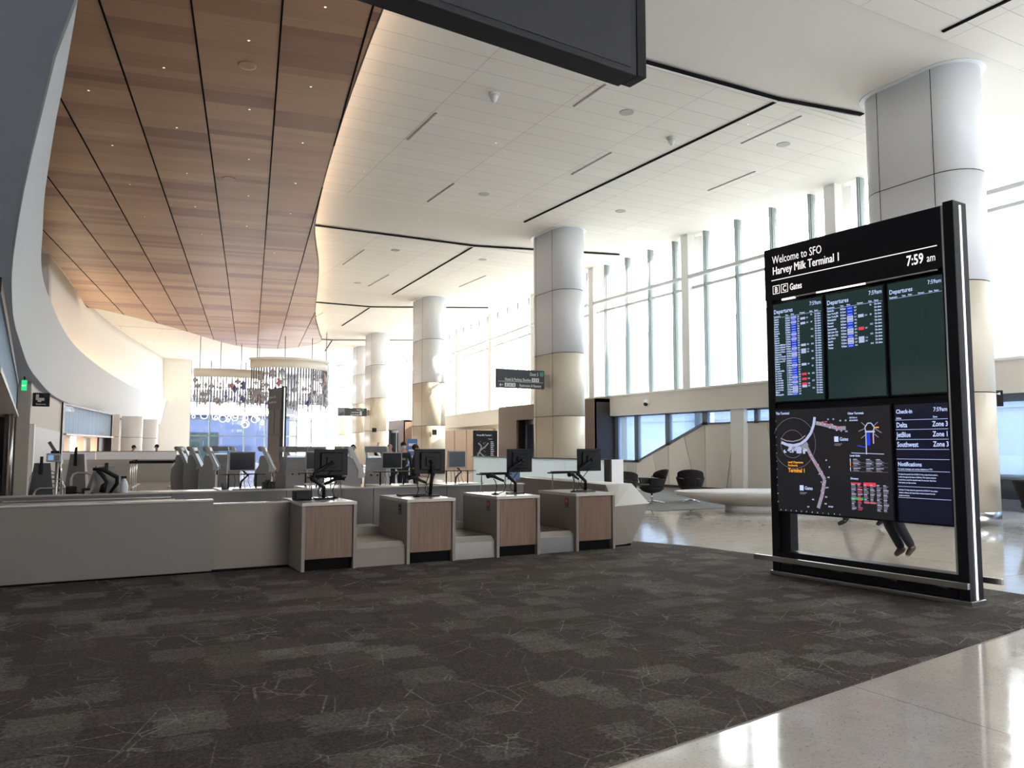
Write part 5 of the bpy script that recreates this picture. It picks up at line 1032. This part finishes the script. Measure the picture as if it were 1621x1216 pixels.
# ================================================================== HANGING SCULPTURES
def sculpture(label, cx_, cy_, r_, a0, a1, zt, ht, n, zlow, seed, rings_):
    t = thing('hanging_sculpture', label, 'hanging sculpture', (cx_, cy_, zt), 0, 'bead curtain sculptures by the far glazing'); random.seed(seed)
    P = lambda a, rr=r_: Vector((rr * math.sin(R(a)), -rr * math.cos(R(a)), 0))
    b = MB(); b.ring([[P(a, r_ + .06) + Vector((0, 0, z)) for z in (0, ht)] + [P(a, r_ - .06) + Vector((0, 0, z)) for z in (ht, 0)] for a in [a0 + (a1 - a0) * k / 24 for k in range(25)]]); b.build('band', M['art_w'], t)
    if n > 30: 
        f_ = MB(); f_.ring([[P(a, r_ + .16) + Vector((0, 0, z)) for z in (ht, ht + .12)] + [P(a, r_ - .16) + Vector((0, 0, z)) for z in (ht + .12, ht)] for a in [a0 + (a1 - a0) * k / 24 for k in range(25)]]); f_.build('flange', M['art_w'], t)
    for k in range(4): p = P(a0 + (a1 - a0) * (k + .3) / 3.6); MB().tube([p + Vector((0, 0, ht)), p + Vector((0, 0, ZC - zt))], .025, 6).build('hanger_rod', M['cord'], t)
    for k in range(n):
        p = P(a0 + (a1 - a0) * (k + .5) / n); L = random.uniform(.75, 1.) * (zt - zlow); s_ = MB(); s_.tube([p, p - Vector((0, 0, L))], .045, 5)
        o = s_.build('string', M['cord'], t); bb = MB()
        for j in range(random.randint(3, 6)):
            zz = -random.uniform(.1, 1) * L; q = random.choice([.07, .08, .10, .14, .19]); bb.add([p + Vector(v) for v in ((q, 0, zz), (0, q, zz), (-q, 0, zz), (0, -q, zz), (0, 0, zz + q * 1.6), (0, 0, zz - q * 1.6))], [(0, 1, 4), (1, 2, 4), (2, 3, 4), (3, 0, 4), (1, 0, 5), (2, 1, 5), (3, 2, 5), (0, 3, 5)])
        bb.build('bead', M[random.choice(['bead', 'bead', 'bead', 'bead_b', 'bead_r'])], o)
    for k in range(rings_):
        a = random.uniform(a0, a1); p = P(a, r_ + random.uniform(-.5, .5)); p.z = zlow - zt + random.uniform(-.9, .15); rr = random.choice([.08, .10, .13, .18, .24]); ct = [p + Vector((rr * math.cos(q), 0, rr * math.sin(q))) for q in [2 * PI * j / 16 for j in range(17)]]
        s_ = MB(); s_.tube(ct, .035, 6, caps=False); s_.tube([p + Vector((0, 0, rr)), p + Vector((0, 0, rr + random.uniform(.5, 1.2)))], .01, 4); s_.build('lit_ring', M['ringm'], t)
sculpture('left bead curtain sculpture with a plain curved band and lit rings', 9.3, 63.6, 4.2, -36, 34, 6.55, .62, 26, 4.3, 4, 16)
sculpture('right bead curtain sculpture with a ribbed curved band hanging higher', 12.4, 56.5, 2.9, -62, 75, 6.9, .55, 34, 3.9, 6, 18)
# ================================================================== PEOPLE
def skinmesh(name, verts, edges, radii, mt, parent, sub=1, smooth=True):
    me = bpy.data.meshes.new(name); me.from_pydata(verts, edges, []); o = bpy.data.objects.new(name, me); COL.objects.link(o)
    m = o.modifiers.new('skin', 'SKIN'); m.use_smooth_shade = smooth; m.branch_smoothing = .3
    for v, r_ in zip(me.skin_vertices[0].data, radii): v.radius = (r_, r_) if isinstance(r_, float) else r_
    me.skin_vertices[0].data[0].use_root = True
    s_ = o.modifiers.new('sub', 'SUBSURF'); s_.levels = sub; s_.render_levels = sub
    dg = bpy.context.evaluated_depsgraph_get(); me2 = bpy.data.meshes.new_from_object(o.evaluated_get(dg)); o.modifiers.clear(); o.data = me2; bpy.data.meshes.remove(me)
    me2.materials.clear(); me2.materials.append(mt)
    for p in me2.polygons: p.use_smooth = True
    if parent is not None: o.parent = parent
    W[o.name] = Matrix.Identity(4); return o
def person(label, loc, rz, top, leg, hair, pose, bald=False, mask=False, shoe='shoe', extra=None, h=1.74):
    """faces -y; pose: dict with hip/knee/foot and elbow/hand offsets"""
    t = thing('person', label, 'person', loc, rz); k = h / 1.74
    D = dict(hl=(-.09, 0, .92), kl=(-.10, -.03, .50), fl=(-.10, .0, .09), tl=(-.11, -.16, .035), hr=(.09, 0, .92), kr=(.10, -.03, .50), fr=(.10, .0, .09), tr=(.11, -.16, .035),
             el=(-.25, .03, 1.14), wl=(-.24, -.10, .92), er=(.25, .03, 1.14), wr=(.24, -.10, .92), nk=(0, .0, 1.48), hd=(0, -.02, 1.62)); D.update(pose)
    g_ = lambda n: tuple(c * k for c in D[n])
    V = [(0, 0, .97), (0, 0, 1.15), (0, .0, 1.36), D['nk'], (D['hd'][0], D['hd'][1] + .01, D['hd'][2] - .05), D['hd'], (D['hd'][0], D['hd'][1], D['hd'][2] + .075),
         (-.17, .0, 1.40), D['el'], D['wl'], (.17, .0, 1.40), D['er'], D['wr'], D['hl'], D['kl'], D['fl'], D['tl'], D['hr'], D['kr'], D['fr'], D['tr']]
    V = [tuple(c * k for c in v) for v in V]
    E_ = [(0, 1), (1, 2), (2, 3), (3, 4), (4, 5), (5, 6), (2, 7), (7, 8), (8, 9), (2, 10), (10, 11), (11, 12), (0, 13), (13, 14), (14, 15), (15, 16), (0, 17), (17, 18), (18, 19), (19, 20)]
    Rr = [(.14, .10), (.125, .09), (.15, .095), .05, .062, (.078, .092), (.060, .075), .055, .042, .028, .055, .042, .028, .085, .055, .042, .03, .085, .055, .042, .03]
    body = skinmesh('body', V, E_, Rr, M['skin'], t, 2)
    # nose, ears
    hd = Vector(D['hd']) * k; MB().sph(hd + Vector((0, -.098, -.01)), .014, 8, (1, 1.2, 1.6)).build('nose', M['skin'], body)
    for s in (-1, 1):
        MB().sph(hd + Vector((s * .082, .005, -.005)), .02, 8, (.5, 1, 1.5)).build('ear', M['skin'], body); MB().sph(hd + Vector((s * .03, -.088, .02)), .010, 8).build('eye', M['rubber'], body)
        # hands: palm, four fingers, thumb
        w0 = Vector(D['wl' if s < 0 else 'wr']) * k; e0 = Vector(D['el' if s < 0 else 'er']) * k; d = (w0 - e0).normalized(); sd = d.cross(Vector((0, 1, .2))).normalized()
        hm = [tuple(w0), tuple(w0 + d * .05), tuple(w0 + d * .09)]; he = [(0, 1), (1, 2)]; hr_ = [.028, (.038, .020), (.040, .018)]
        for j in range(4): b0 = w0 + d * .09 + sd * (.026 * (1.5 - j) * .75); i = len(hm); hm += [tuple(b0 + d * .03), tuple(b0 + d * (.06, .07, .068, .052)[j] + Vector((0, -.02, 0)))]; he += [(2, i), (i, i + 1)]; hr_ += [.009, .008]
        i = len(hm); hm += [tuple(w0 + d * .05 + sd * .045), tuple(w0 + d * .085 + sd * .06)]; he += [(1, i), (i, i + 1)]; hr_ += [.011, .009]
        skinmesh('hand', hm, he, hr_, M['skin'], body, 1)
    # clothing
    ta = [0, 1, 2, 7, 8, 9, 10, 11, 12]; mp = {a: i for i, a in enumerate(ta)}
    skinmesh('jacket', [(V[0][0], V[0][1], V[0][2] - .06)] + [V[i] for i in ta[1:]], [(mp[a], mp[b]) for a, b in E_ if a in mp and b in mp], [(.165, .13), (.15, .115), (.175, .12), .075, .062, .045, .075, .062, .045], M[top], t, 2)
    la = [0, 13, 14, 15, 17, 18, 19]; mp = {a: i for i, a in enumerate(la)}
    Lv = [V[i] for i in la]; skinmesh('trousers', Lv, [(mp[a], mp[b]) for a, b in E_ if a in mp and b in mp], [(.15, .115), .10, .075, .062, .10, .075, .062], M[leg], t, 2)
    for a, b in ((15, 16), (19, 20)):
        A, B_ = Vector(V[a]), Vector(V[b]); d = B_ - A; hl = A + Vector((0, .03, -.035)) if abs(d.z) < .12 else A - d * .15
        skinmesh('shoe', [tuple(A + Vector((0, 0, .06))), tuple(A), tuple(hl), tuple(A + d * .6), tuple(B_)], [(0, 1), (1, 2), (1, 3), (3, 4)], [.055, .052, .042, .045, .038], M[shoe], t, 1)
    if not bald: 
        b = MB(); b.sph(hd + Vector((0, .022, .035)), .094, 14, (.95, 1.05, 1.0)); b.build('hair', M[hair], t)
    if mask: MB().sph(hd + Vector((0, -.045, -.035)), .066, 12, (1, .95, .85)).build('face_mask', M['maskw'], t)
    if extra == 'vest': skinmesh('vest', [V[0], V[1], V[2]], [(0, 1), (1, 2)], [(.19, .15), (.17, .14), (.2, .14)], M['orange'], t, 2)
    return t
person('bald person in dark clothes with back turned, beside the rightmost kiosk', (7.85, 21.9, 0), R(160), 'cloth_d', 'cloth_d', 'hairb', {}, bald=True, h=1.72)
person('masked person in dark clothes above the dark rear screen', (8.65, 22.9, 0), R(-10), 'cloth_d', 'cloth_n', 'hairb', dict(el=(-.27, -.02, 1.16), wl=(-.10, -.22, 1.20)), mask=True, h=1.74)
person('person with dark hair and black clothes just right of the masked person', (8.45, 21.4, 0), R(70), 'cloth_d', 'cloth_d', 'hairb', {}, h=1.66)
person('far person with one arm raised behind the rightmost kiosk', (9.4, 27.0, 0), R(150), 'cloth_d', 'cloth_n', 'hairb', dict(er=(.30, 0, 1.60), wr=(.22, -.05, 1.86)), h=1.5)
person('small distant person between the kiosk heads and the fourth column', (8.3, 26.9, 0), R(60), 'cloth_g', 'cloth_n', 'hairb', {}, h=1.66)
person('person in dark clothes behind the far white counter, left one', (2.10, 41.4, 0), R(80), 'cloth_d', 'cloth_n', 'hairb', dict(hd=(0, -.08, 1.62)), h=1.66)
person('person in an orange vest behind the far white counter', (3.15, 41.4, 0), R(-100), 'cloth_d', 'cloth_n', 'hairb', {}, extra='vest', h=1.70)
# two people walking past behind the board
person('walking person whose trousers and lifted brown boot show under the departures board', (10.22, 7.44, 0), R(241), 'cloth_n', 'cloth_n', 'hairb', dict(hl=(-.09, .02, .92), kl=(-.08, -.02, .50), fl=(-.08, .17, .13), tl=(-.08, .06, .035), hr=(.09, 0, .92), kr=(.08, .06, .50), fr=(.08, .24, .17), tr=(.08, .15, .05), el=(-.26, .14, 1.16), wl=(-.25, .08, .92), er=(.26, -.08, 1.16), wr=(.24, -.25, .98)))
person('second walking person farther behind the board, dark trousers in mid stride', (13.72, 10.65, 0), R(241), 'cloth_n', 'cloth_n', 'hairb', dict(hl=(-.09, 0, .92), kl=(-.09, -.18, .52), fl=(-.09, -.30, .10), tl=(-.09, -.46, .045), hr=(.09, 0, .92), kr=(.09, .10, .50), fr=(.09, .36, .14), tr=(.09, .24, .035)), shoe='rubber')
